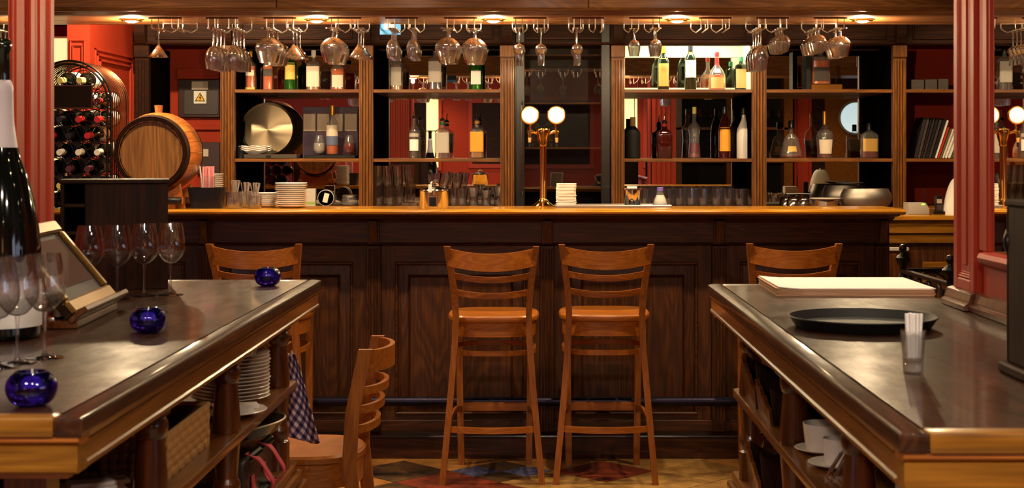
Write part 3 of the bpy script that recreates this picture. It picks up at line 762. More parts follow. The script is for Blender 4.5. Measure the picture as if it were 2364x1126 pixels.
GM = {}
def bowl_mesh(prof, th=.0014, seg=28, mat=None, cut=0):
    o = [(r, z) for r, z in prof]; inn = [(max(r-th, 1e-4), z+(th*1.6 if k == 0 else 0)) for k, (r, z) in enumerate(prof)]
    if not cut: return M().lathe(o+list(reversed(inn)), seg, cap0=True, cap1=True).mesh('bowl', mat or MT['glass'], 60)
    def ring(r, z, a): return [Vector((r*(1+a*math.cos(cut*2*PI*i/72))*math.cos(2*PI*i/72), r*(1+a*math.cos(cut*2*PI*i/72))*math.sin(2*PI*i/72), z)) for i in range(72)]
    rm = max(r for r, z in o)
    return M().rings([ring(r, z, .012*min(1, r/rm)) for r, z in o]+[ring(r, z, 0) for r, z in reversed(inn)]).mesh('bowl', mat or MT['glass'], 60)
def smooth_prof(pts, n=5):
    P = [Vector((a, b)) for a, b in pts]; out = []
    for i in range(len(P)-1):
        p0, p1, p2, p3 = P[max(i-1,0)], P[i], P[i+1], P[min(i+2,len(P)-1)]
        for k in range(n):
            u = k/n
            v = .5*((2*p1)+(p2-p0)*u+(2*p0-5*p1+4*p2-p3)*u*u+(3*p1-p0-3*p2+p3)*u**3)
            out.append((max(v.x, 1e-4), v.y))
    out.append((P[-1].x, P[-1].y)); return out
KIND = {  # height, foot radius, stem radius, bowl outline (r, z)
 'martini': (.135, .028, .0035, [(.0035,.075),(.046,.132),(.0465,.135)], 0),
 'goblet': (.192, .031, .0045, [(.0045,.082),(.02,.092),(.034,.118),(.038,.145),(.035,.175),(.033,.192)], 1),
 'balloon': (.162, .034, .005, [(.005,.042),(.03,.05),(.056,.075),(.06,.098),(.052,.13),(.041,.162)], 1),
 'tulip': (.142, .026, .004, [(.004,.05),(.016,.058),(.028,.082),(.0285,.105),(.024,.13),(.023,.142)], 1),
 'grappa': (.165, .026, .0035, [(.0035,.072),(.02,.08),(.027,.093),(.026,.103),(.017,.118),(.0155,.14),(.0185,.165)], 1),
 'cordial': (.13, .026, .0045, [(.0045,.05),(.02,.06),(.0285,.078),(.028,.098),(.0225,.13)], 1),
 'snifter': (.112, .028, .005, [(.005,.03),(.025,.037),(.039,.058),(.0395,.072),(.033,.095),(.028,.112)], 1),
 'brandy': (.135, .032, .005, [(.005,.035),(.03,.044),(.05,.068),(.052,.085),(.043,.112),(.036,.135)], 1),
 'wine': (.208, .036, .0038, [(.0038,.092),(.018,.097),(.036,.118),(.041,.14),(.038,.172),(.031,.208)], 1),
}
for k, (H, fr, sr, bp, sm) in KIND.items():
    prof = smooth_prof(bp) if sm else bp
    GM[k] = (bowl_mesh(prof, .0017, cut={'goblet': 12, 'balloon': 12, 'tulip': 9, 'grappa': 9, 'cordial': 9, 'snifter': 12, 'brandy': 12}.get(k, 0)), M().lathe([(sr*1.9,.006),(sr*1.15,.014),(sr*.85,.03),(sr*.85,bp[0][1]-.02),(sr*1.1,bp[0][1]-.006),(sr*1.5,bp[0][1]+.002)], 14).mesh('stem', MT['glass'], 60),
             M().lathe([(fr,0),(fr,.0016),(fr*.7,.003),(sr*2.6,.0055),(sr*1.8,.008)], 28).mesh('foot', MT['glass'], 60))
GMF = tuple(me.copy() for me in GM['wine'])
for me in GMF: me.materials[0] = MT['glassf']
def stemware(kind, loc, label, group, hang=False, name=None):
    t = T(name or {'martini':'martini_glass','goblet':'wine_goblet','wine':'wine_glass','balloon':'balloon_glass','brandy':'balloon_glass','snifter':'snifter_glass'}.get(kind, 'liqueur_glass'), label, 'glass', loc, group=group, rot=(PI if hang else 0, 0, random.uniform(0, 6)))
    for n, me in zip(('bowl', 'stem', 'foot'), GMF if kind == 'wine' else GM[kind]): ob(n, me, t)
    return t
HANG = {0: ('martini',1), 2: ('goblet',4), 3: ('goblet',4), 4: ('balloon',3), 5: ('martini',3), 6: ('balloon',2), 7: ('martini',3), 8: ('tulip',4), 9: ('tulip',4), 10: ('balloon',2), 11: ('balloon',2),
        12: ('grappa',4), 13: ('grappa',4), 14: ('grappa',4), 16: ('cordial',1), 17: ('cordial',2), 20: ('goblet',4), 21: ('snifter',3), 22: ('snifter',4), 23: ('brandy',2)}
NICE = dict(martini='cone-shaped martini glass', goblet='tall wine goblet', balloon='big round balloon glass', tulip='slim tulip glass', grappa='waisted grappa glass', cordial='small bell-shaped glass', snifter='squat snifter glass', brandy='wide balloon glass')
RR = dict(martini=.046, goblet=.038, balloon=.06, tulip=.0285, grappa=.027, cordial=.0285, snifter=.0395, brandy=.052)
for s_, (k, n) in HANG.items():
    step = max(.058, 2*RR[k]+.006); y0 = 7.0 if n > 1 else 7.03
    if k == 'balloon': y0 = 6.995+(.03 if s_ % 2 else 0)
    for i in range(n):
        lab = NICE[k]+' in the %s slot of the %s hanger' % ('right' if s_ % 2 else 'left', ORD[s_//2])
        if n > 1: lab += ', '+ORD[i]+' from the front'
        lx = {4: -.012, 5: .012, 6: -.012, 7: .014, 10: -.014, 11: .014, 22: -.002, 23: .004}.get(s_, 0)
        stemware(k, (SLOT[s_]+lx, y0+i*step, RZ+.0035), lab, 'glasses hanging over the bar', True)

# wine glasses on the left table
for i, (px, py) in enumerate(((207, 694), (271, 691), (333, 684), (394, 681))):
    D = .406*F/(py-CY)
    stemware('wine', (X(px, D), D, TZ), 'empty wine glass in the row before the dark wooden box, %s from the left' % ORD[i], 'four wine glasses in a row', name='wine_glass')
for i, (px, py) in enumerate(((-6, 848), (40, 838), (103, 826))):
    D = .406*F/(py-CY)
    stemware('wine', (X(px, D), D, TZ), 'empty wine glass beside the huge champagne bottle, %s' % ('leftmost and cut by the frame', 'middle of three', 'rightmost of three')[i], 'three wine glasses by the champagne bottle', name='wine_glass')

# cobalt candle bowls
cb = smooth_prof([(.018,0),(.033,.006),(.041,.022),(.038,.036),(.027,.046),(.024,.047)], 4)
cbi = [(.022,.047),(.024,.042),(.025,.03),(.018,.018),(.001,.016)]
cand_me = M().lathe(cb+cbi, 32).mesh('bowl', MT['blue'], 60)
wick = M().tube([(0,0,.016),(.001,0,.05)], .0012, 6).lathe([(.0,.016),(.018,.0165),(.018,.024),(0,.025)], 20).mesh('candle', MT['whitem'])
for px, py, lb in ((618, 659, 'at the far end of the left table'), (342, 767, 'near the middle of the left table'), (73, 935, 'at the near corner of the left table')):
    D = .406*F/(py-CY)
    t = T('candle_bowl', 'round cobalt blue glass candle bowl '+lb, 'candle holder', (X(px, D), D, TZ), group='blue candle bowls'); t.scale = (1, 1, 1.17)
    ob('bowl', cand_me, t); ob('candle', wick, t)

# ------------------------------------------------------------------ bottles
PROF = {
 'std': [(.9,0),(1,.015),(1,.58),(.93,.65),(.6,.72),(.36,.78),(.33,.84),(.33,.93)],
 'wine': [(.92,0),(1,.012),(1,.6),(.96,.66),(.7,.74),(.42,.79),(.38,.84),(.36,.93)],
 'square': [(.93,0),(1,.012),(1,.62),(.95,.68),(.6,.73),(.34,.76),(.32,.84),(.32,.93)],
 'shoulder': [(.93,0),(1,.012),(1,.7),(.93,.75),(.55,.79),(.32,.82),(.31,.93)],
 'bell': [(.82,0),(1,.05),(1,.14),(.84,.28),(.74,.42),(.66,.52),(.45,.6),(.26,.66),(.24,.8),(.26,.93)],
 'marnier': [(.9,0),(1,.03),(1,.32),(.94,.42),(.7,.54),(.4,.62),(.26,.68),(.24,.93)],
 'waist': [(.95,0),(1,.02),(.9,.2),(.78,.34),(.84,.46),(.95,.56),(.9,.62),(.5,.68),(.32,.72),(.29,.93)],
 'flask': [(.93,0),(1,.02),(1,.58),(.95,.66),(.6,.74),(.3,.78),(.24,.83),(.24,.93)],
 'kahlua': [(.95,0),(1,.02),(.96,.04),(1,.06),(.96,.08),(1,.11),(1,.45),(.95,.58),(.7,.72),(.4,.8),(.28,.84),(.26,.93)],
 'malibu': [(.95,0),(1,.02),(1,.5),(.92,.58),(.6,.68),(.34,.76),(.28,.82),(.27,.93)],
 'cognac': [(.78,0),(.84,.02),(1,.38),(.98,.48),(.8,.57),(.42,.64),(.26,.7),(.22,.78),(.21,.93)],
 'water': [(.95,0),(1,.04),(1,.1),(.8,.5),(.5,.8),(.36,.87),(.34,.93)],
}
def interp(pf, z):
    for (r0, z0), (r1, z1) in zip(pf, pf[1:]):
        if z0 <= z <= z1: return r0+(r1-r0)*(z-z0)/max(z1-z0, 1e-6)
    return pf[-1][0]
def bottle(px, D, zb, ytop, wpx, kind, label, glassm, capm=None, cap=(.84,1), lab=(), liq=None, n=2, flat=1, pour=False, group='bottles on the back bar', cat='bottle', zt=None, extra=None):
    """px: centre in the photo, D: its distance, zb: shelf height; height and width follow from the shelf it stands on"""
    H = (zt if zt else Z(ytop, D))-zb; R = wpx*D/F/2
    t = T('bottle', label, cat, (X(px, D), D, zb), group=group)
    pf = PROF[kind]; HB = H*(.86 if pour else 1)
    def sq(z): return n if z < .66 else (n-2)*max(0, (.8-z)/.14)+2
    def ring(r, z, g=1): return (R*r*g, R*r*g*(flat if z < .72 else min(1, flat+(1-flat)*(z-.72)/.06)), sq(z), z*HB)
    op = glassm in OPAQUE
    out = [ring(r, z) for r, z in pf]; top = pf[-1]
    if op: m = M().loft(out, 28)
    else:
        inn = [ring(r*.93 if r > .4 else r*.85, max(z, .02)) for r, z in reversed(pf)]
        m = M().loft(out+inn, 28)
    ob('glass_body', m.mesh('glass_body', glassm, 50), t)
    if liq:
        lm, fill = liq; lp = [(r*.9 if r > .4 else r*.8, max(z, .025)) for r, z in pf if z < fill]+[(interp(pf, fill)*.88, fill)]
        ob('liquid', M().loft([ring(r, z) for r, z in lp], 24).mesh('liquid', lm, 50), t)
    for (z0, z1, wf, mat) in lab:
        g = M(); rows = []
        for z in [z0+(z1-z0)*k/5 for k in range(6)]:
            rx, ry, nn, zz = ring(interp(pf, z), z, 1.015)
            row = []
            for k in range(13):
                t_ = -PI/2+wf*(-1+2*k/12)*PI/2*.9; c_, s_ = math.cos(t_), math.sin(t_); q = (abs(c_)**nn+abs(s_)**nn)**(-1/nn)
                row.append(Vector((rx*c_*q, ry*s_*q, zz)))
            rows.append(row)
        g.rings(rows, False, False, closed=False)
        ob('paper_label', g.mesh('paper_label', mat), t)
    if pour:
        ob('pourer_collar', M().lathe([(R*.36,0),(R*.38,H*.03),(R*.26,H*.035),(R*.2,H*.055)], 14, (0,0,HB*.93)).mesh('pourer_collar', MT['capdk']), t)
        ob('pourer_spout', M().tube([(0,0,HB*.97),(0,0,HB*1.06),(.004,0,H*.985),(.008,0,H)], .0032, 8).mesh('pourer_spout', MT['chrome']), t)
        if capm: ob('neck_band', M().lathe([(R*.36,0),(R*.36,H*.06)], 16, (0,0,HB*.83)).mesh('neck_band', capm), t)
    elif capm:
        rr = R*interp(pf, .9)*1.12
        ob('cap', M().lathe([(rr,cap[0]*H),(rr,H*.985),(rr*.9,H*cap[1])], 18).mesh('cap', capm), t)
    if extra: extra(t, H, R)
    return t
OPAQUE = {MT[k] for k in ('dkgreen','wine','darkred','brownb','white','whitem','blackm','dark')}
BD = 9.47
# upper shelf, left bay
bottle(579, BD, UZ, 118, 23, 'square', 'square amber whisky bottle with small pale label, leftmost on the top shelf', MT['glassb'], MT['capgold'], (.86,1), [(.38,.52,.5,MT['lab']),(.03,.09,.6,MT['laby'])], (MT['amber'],.62), 6)
bottle(619.5, BD, UZ, 120, 23, 'square', 'square amber whisky bottle with charcoal label, second on the top shelf', MT['glassb'], MT['capdk'], (.86,1), [(.38,.56,.5,MT['labdk'])], (MT['amber'],.66), 6)
bottle(671, BD, UZ, 122, 29, 'shoulder', 'green gin bottle with tall yellow label under the martini glasses', MT['glassg'], MT['capgold'], (.88,1), [(.3,.74,.62,MT['laby'])], None, 2)
bottle(724, BD, UZ, 116, 31, 'square', 'clear square bottle with big pale label, second from right of its bay', MT['glassb'], MT['capwht'], (.84,1), [(.1,.6,.66,MT['lab'])], (MT['whisky'],.2), 6)
bottle(781, BD, UZ, 128, 34, 'std', 'broad amber bottle with pale label by the second upright', MT['glassb'], MT['capdk'], (.88,1), [(.1,.44,.5,MT['lab'])], (MT['amber'],.62), 3)
# upper shelf, second bay
bottle(915, BD, UZ, 112, 29, 'square', 'clear sculpted bottle with grey label under the tulip glasses', MT['glassb'], MT['capwht'], (.9,1), [(.12,.55,.55,MT['labg'])], (MT['whisky'],.2), 4)
bottle(1004.5, BD, UZ, 113, 31, 'shoulder', 'tall clear rectangular bottle with grey label beside the balloon glasses', MT['glassb'], MT['chrome'], (.93,1), [(.2,.7,.6,MT['labg'])], (MT['clearl'],.5), 6)
bottle(1099, BD, UZ, 118, 29, 'shoulder', 'bright green bottle with pale framed label, last in the second bay', MT['glassg'], MT['capgrn'], (.9,1), [(.16,.5,.5,MT['labw'])], None, 4)
# upper lit compartment
bottle(1531.5, BD, UZ, 106, 27, 'wine', 'dark bottle with gold label in the lit compartment', MT['dkgreen'], MT['capgold'], (.84,1), [(.1,.72,.7,MT['labgold'])])
bottle(1594, BD, UZ, 100, 27, 'wine', 'tall dark bottle with white label in the lit compartment', MT['dkgreen'], MT['capdk'], (.84,1), [(.28,.64,.75,MT['labw']),(.76,.82,.5,MT['capgold'])])
bottle(1655, BD, UZ, 120, 40, 'marnier', 'pot-bellied amber liqueur bottle with red cap and neck ribbon', MT['glassb'], MT['capred'], (.88,1), [(.06,.34,.6,MT['labt']),(.46,.56,.3,MT['labw']),(.64,.86,.9,MT['capred'])], (MT['amber'],.4))
bottle(1711, BD, UZ, 131, 29, 'shoulder', 'flat dark green bottle with tan label and green cap', MT['dkgreen'], MT['capgrn'], (.86,1), [(.08,.64,.56,MT['labt'])], None, 4, .6)
# lower shelf, second bay: spirits with pourers
LD = 9.5
bottle(956.5, LD, LZ, 250, 28, 'std', 'round clear spirit bottle with pourer and cream label', MT['glassb'], None, (.9,1), [(.18,.44,.55,MT['labw']),(.5,.58,.6,MT['labg'])], (MT['clearl'],.3), 2, 1, True)
bottle(1021, LD, LZ, 257, 33, 'square', 'square clear spirit bottle with pourer and grey-green label', MT['glassb'], MT['capgrn'], (.9,1), [(.14,.64,.6,MT['labg'])], (MT['clearl'],.4), 7, 1, True)
bottle(1101, LD, LZ, 254, 32, 'square', 'square spirit bottle with pourer and orange label', MT['glassb'], MT['labo'], (.9,1), [(.16,.64,.6,MT['labo'])], (MT['whisky'],.6), 7, 1, True)
# lower shelf, fourth bay
bottle(1461, LD, LZ, 270, 35, 'std', 'black bottle with brown capsule beside the middle upright', MT['blackm'], MT['cork'], (.76,1))
bottle(1534, LD, LZ, 262, 35, 'square', 'flat dark red square bottle with pourer', MT['darkred'], MT['labred'], (.9,1), [], None, 7, .7, True)
bottle(1603, LD, LZ, 247, 29, 'waist', 'clear hourglass-shaped bottle with plum label and straw cap', MT['glassb'], MT['capyel'], (.87,1), [(.12,.3,.8,MT['capprp'])], (MT['redl'],.14))
bottle(1673, LD, LZ, 246, 29, 'kahlua', 'dark red bottle with arched yellow label and curled stopper', MT['darkred'], MT['capdk'], (.86,1), [(.14,.6,.72,MT['labo'])],
       extra=lambda t, H, R: ob('stopper_handle', M().tube([(0,0,H*.97),(.012,0,H*1.0),(.024,0,H*.98),(.03,0,H*.93)], .005, 8).mesh('stopper_handle', MT['capdk']), t))
bottle(1717, LD, LZ, 249, 33, 'malibu', 'plain white bottle with black cap', MT['white'], MT['capdk'], (.86,1))
# lower shelf, fifth bay
bottle(1827, LD, LZ, 278, 51, 'bell', 'bell-shaped clear cognac bottle with oval gold label', MT['glassb'], MT['capdk'], (.8,1), [(.18,.32,.32,MT['labgold'])], (MT['redl'],.08), 2, .6)
bottle(1904, LD, LZ, 257, 39, 'cognac', 'cognac bottle with gold capsule and large cream label', MT['glassb'], MT['capgold'], (.72,1), [(.1,.4,.62,MT['lab'])], (MT['redl'],.28))
bottle(2007, LD, LZ, 284, 41, 'flask', 'flat wide flask bottle with square gold label', MT['glassb'], MT['capdk'], (.8,1), [(.2,.56,.5,MT['labgold'])], (MT['redl'],.2), 5, .55)

# decanter in its presentation case, upper shelf of the fifth bay
t = T('display_case', 'open presentation case with black side and golden plinth on the top shelf', 'display case', (X(1900, BD), BD, UZ))
xa, xb = X(1857, BD), X(1940, BD)
part(t, 'side_panel', M().box(xa, xa+.03, BD-.06, BD+.08, UZ, UZ+.3, .002), MT['blackm'])
part(t, 'plinth', M().box(xa+.03, xb, BD-.07, BD+.08, UZ, UZ+.04, .003), plain('copper_plinth', (214,140,60), .2, metal=.9))
part(t, 'glass_side', M().box(xb-.012, xb-.009, BD-.06, BD+.08, UZ+.04, UZ+.3), MT['lid'])
bottle(1894, BD, UZ+.04, 112, 46, 'shoulder', 'amber decanter with square dark label in the presentation case', MT['glassb'], MT['glassb'], (.88,1), [(.1,.48,.46,MT['labdk'])], (MT['amber'],.66), 5, .7)

# lower shelf, first bay: steel tray, dishes, caddy, gift set
t = T('round_steel_tray', 'round brushed steel tray leaning against the back of the lower shelf', 'tray', (X(617, 9.5), 9.5, LZ+.012), rot=(-.12, 0, 0))
RT = .172
part(t, 'disc', M().lathe([(0,0),(RT*.93,0),(RT,.012),(RT,.016),(RT*.92,.006),(0,.004)], 56, mat=Matrix.Translation((0,0,RT)) @ Matrix.Rotation(PI/2, 4, 'X')), MT['radial'], w=False)
t = T('shelf_box', 'low dark wooden box lying on the lower shelf under the dishes', 'box', (X(625, 9.38), 9.38, LZ))
part(t, 'case', M().box(X(568, 9.38), X(690, 9.38), 9.30, 9.44, LZ, LZ+.026, .003), MT['labdk']); part(t, 'clasp', M().box(X(625, 9.38)-.015, X(625, 9.38)+.015, 9.297, 9.30, LZ+.006, LZ+.02), MT['dark'])
def scallop(n):
    R = []
    for r, z in ((.045,0),(.06,.008),(.1,.022),(.102,.024),(.098,.026),(.058,.012),(.002,.008)):
        R.append([Vector((r*(1+.05*math.cos(8*a))*math.cos(a), r*.6*(1+.05*math.cos(8*a))*math.sin(a), z+(.004*math.cos(8*a) if r > .09 else 0))) for a in [2*PI*k/64 for k in range(64)]])
    return M().rings(R).mesh('scalloped_dish', MT['white'])
sm_ = scallop(0)
for k in range(3):
    tag(ob('scalloped_dish', sm_, None, (X(588, 9.37), 9.37, LZ+.027+k*.0125)), 'white scalloped dish stacked before the steel tray, %s' % ('lowest', 'middle', 'topmost')[k], 'dish', 'white scalloped dishes')
t = T('cutlery_caddy', 'small black caddy in the left corner of the lower shelf', 'caddy', (X(553, 9.35), 9.35, LZ))
part(t, 'tub', M().loft([(.03,.03,4,0),(.036,.036,4,.05),(.034,.034,4,.05),(.028,.028,4,.004)], 24), MT['black'], w=False); part(t, 'divider', M().box(-.003,.003,-.03,.03,.004,.075,.001), MT['black'], w=False)
t = T('gift_set', 'purple boxed gift set with clear lid and pale picture panels', 'gift box', (X(762, 9.55), 9.55, LZ))
gx0, gx1 = X(697, 9.55), X(826, 9.55)
part(t, 'back_box', M().box(gx0, gx1-.003, 9.58, 9.68, LZ, LZ+.33, .002), MT['purple'])
for k in range(4):
    a = gx0+.006+k*.088
    part(t, 'picture_panel', M().box(a, a+.076, 9.575, 9.58, LZ+.175, LZ+.285), MT['lab'])
part(t, 'tray_base', M().box(gx0+.03, gx1-.003, 9.44, 9.575, LZ, LZ+.022, .003), MT['dark'])
part(t, 'clear_lid', M().box(gx0+.03, gx0+.032, 9.44, 9.575, LZ+.022, LZ+.32).box(gx0+.03, gx1-.004, 9.44, 9.442, LZ+.022, LZ+.3), MT['lid'])
bottle(767.5, 9.5, LZ+.022, 243, 29, 'std', 'whisky miniature bottle with pale and blue label inside the gift set', MT['glassb'], MT['capgold'], (.8,1), [(.38,.6,.8,MT['lab']),(.2,.38,.8,plain('blue_label', (90,100,130), .6))], (MT['amber'],.2))
for px, lm, nm in ((737, MT['clearl'], 'left'), (807, MT['redl'], 'right')):
    t = T('nosing_glass', 'small nosing glass at the %s of the gift set bottle' % nm, 'glass', (X(px, 9.5), 9.5, LZ+.022))
    part(t, 'bowl', M().lathe(smooth_prof([(.02,0),(.036,.02),(.04,.06),(.03,.1),(.022,.125)], 4)+[(.02,.125),(.028,.1),(.037,.06),(.03,.02),(.001,.01)], 24), MT['glassb'], w=False)
    part(t, 'content', M().lathe([(.02,.012),(.034,.03),(.036,.06),(.034,.075),(.0,.075)], 20), lm if nm == 'right' else MT['labg'], w=False)

# ------------------------------------------------------------------ right end bay: books and boxes
bx = X(2100, 9.45)
books = [(.022,.262,(40,36,38)),(.016,.258,(70,56,52)),(.012,.255,(30,26,28)),(.014,.262,(48,40,42)),(.018,.262,(28,24,26)),(.016,.25,(60,50,46)),(.02,.258,(26,24,28)),(.013,.25,(214,206,198)),
         (.014,.205,(170,44,26)),(.012,.195,(90,84,60)),(.013,.195,(206,196,184)),(.016,.19,(222,214,204)),(.018,.19,(214,208,200)),(.012,.165,(60,80,52)),(.012,.16,(190,92,40)),(.014,.15,(74,54,70))]
x = bx+.012; lean = .24
for k, (w_, h, col) in enumerate(books):
    t = T('book', 'slanting %s book on the right end shelf, %s from the left' % ('dark' if sum(col) < 220 else 'red' if col[0] > 150 and col[1] < 60 else 'pale' if sum(col) > 500 else 'small coloured', ORD[k]), 'book', (x, 9.40, LZ), group='books leaning on the right end shelf', rot=(0, lean, 0))
    lean = .24+.012*k
    t.location.x += w_/math.cos(t.rotation_euler[1]); x = t.location.x+.0014
    cov = plain('book_cover', col, .35, coat=.3)
    part(t, 'cover', M().box(-w_, .002-w_, 0, .2, 0, h, .0006).box(-.002, 0, 0, .2, 0, h, .0006).box(-w_, 0, 0, .002, 0, h, .0006), cov, w=False)
    part(t, 'pages', M().box(.002-w_, -.002, .002, .196, .003, h-.003), MT['paper'], w=False)
for k, (a, b, h) in enumerate(((2098, 2128, .066), (2130, 2158, .068), (2160, 2184, .07))):
    t = T('archive_box', 'dark box file on the upper right end shelf, %s from the left' % ORD[k], 'box', (X((a+b)/2, 9.4), 9.4, UZ))
    part(t, 'case', M().box(X(a, 9.4), X(b, 9.4), 9.34, 9.5, UZ, UZ+h, .003), MT['labdk']); part(t, 'spine_tag', M().box(X(a, 9.4)+.02, X(b, 9.4)-.02, 9.338, 9.34, UZ+.02, UZ+.045), MT['grey'])

# ------------------------------------------------------------------ on the bar: wine rack with bottles
def wine_rack():
    xc, R, zc, y0, y1 = -2.2, .194, 1.691, 6.985, 7.285
    t = T('wine_rack', 'arched black iron wine rack standing on the left end of the bar', 'wine rack', (xc, (y0+y1)/2, TOPZ))
    def arch(r, y, zb=TOPZ, n=28): return [(xc+r, y, zb)]+[(xc+r*math.cos(PI*k/n), y, zc+r*math.sin(PI*k/n)) for k in range(n+1)]+[(xc-r, y, zb)]
    for r in (R, R-.016): part(t, 'front_arch', M().tube(arch(r, y0), .005, 8), MT['iron'])
    for k in range(1, 11): part(t, 'hoop_wire', M().tube(arch(R, y0+(y1-y0)*k/10), .0028, 6), MT['bronze'])
    part(t, 'back_arch', M().tube(arch(R-.01, y1), .004, 6), MT['iron'])
    for s in (-1, 1):
        for z in (TOPZ+.02, 1.52): part(t, 'side_bar', M().tube([(xc+s*R, y0, z), (xc+s*R, y1, z)], .0035, 6), MT['iron'])
    # lattice of crossing wires over the front
    def inside(x, z): return abs(x) < R-.016 and (z < zc or x*x+(z-zc)**2 < (R-.018)**2)
    for s in (-1, 1):
        for k in range(-8, 9):
            c0 = k*.062; pts = []
            for q in range(121):
                z = TOPZ+.01+q*.0057; x_ = c0+s*(z-1.5)*.5
                if inside(x_, z): pts.append((xc+x_, y0, z))
            if len(pts) > 4: part(t, 'lattice_wire', M().tube([pts[0], pts[-1]], .0016, 5), MT['iron'])
    pl = part(t, 'name_plate', M().box(xc-.115, xc+.108, y0-.012, y0-.006, Z(249, y0), Z(199, y0), .002), plain('blank_plate', (28,16,6), .5, spec=.1))
    m = M(); zz0, zz1 = Z(250, y0), Z(198, y0)
    for (a, b, c_, d) in ((-.117, .11, zz1-.004, zz1+.003), (-.117, .11, zz0-.003, zz0+.004), (-.118, -.112, zz0, zz1), (.105, .111, zz0, zz1)): m.box(xc+a, xc+b, y0-.014, y0-.005, c_, d, .001)
    part(t, 'plate_border', m, MT['bronze'])
    for z, s in ((1.735, 1), (1.698, -1)):
        part(t, 'scroll', M().tube([(xc+.135+.018*(1-k/26)*math.cos(k*.42), y0-.008, z+s*.018*(1-k/26)*math.sin(k*.42)) for k in range(25)], .003, 6), MT['iron'])
    # bottles lying with the necks towards the room, each in a wire ring
    body = M().lathe([(.0,0),(.034,0),(.037,.006),(.037,.185),(.033,.2),(.019,.222),(.0145,.24),(.0145,.26)], 24).mesh('glass_body', MT['wine'])
    capm = {c_: M().lathe([(.0155,.235),(.0155,.292),(.014,.296),(.0,.296)], 16).mesh('capsule', MT[c_]) for c_ in ('capyel','capred','capwht','capdk','capprp')}
    labl = M().lathe([(.0374,.05),(.0374,.15)], 24, cap0=False, cap1=False).mesh('paper_label', MT['labw'])
    rows = [(1.81, (-.045, .047), ('capyel','capyel')), (1.712, (-.14,-.05,.04,.128), ('capdk','capwht','capdk','capred')), (1.628, (-.13,-.046,.042,.13), ('capwht','capdk','capred','capred')),
            (1.552, (-.09,-.004,.084), ('capred','capdk','capred')), (1.474, (-.13,-.046,.042,.13), ('capdk','capwht','capwht','capwht')), (1.396, (-.09,-.004,.084), ('capdk','capprp','capprp')),
            (1.318, (-.13,-.046,.042,.13), ('capred','capyel','capwht','capred')), (1.242, (-.09,-.004,.084), ('capdk','capwht','capyel'))]
    cn = dict(capyel='straw-coloured', capred='red', capwht='white', capdk='dark', capprp='plum')
    for j, (z, xs, cs) in enumerate(rows):
        for i, (x_, c_) in enumerate(zip(xs, cs)):
            b = T('wine_bottle', 'dark wine bottle with %s capsule, %s rack row from top, %s from left' % (cn[c_], ORD[j], ORD[i]), 'bottle', (xc+x_, y1-.01, z), group='wine bottles in the arched rack', rot=(PI/2+.06, 0, 0))
            ob('glass_body', body, b); ob('capsule', capm[c_], b); ob('paper_label', labl, b)
            for yy in (y0+.07, y1-.05):
                part(t, 'bottle_ring', M().tube([(xc+x_+.041*math.cos(a), yy, z-.006+.041*math.sin(a)) for a in [2*PI*k/18 for k in range(18)]], .0022, 5, True), MT['iron'])
wine_rack()

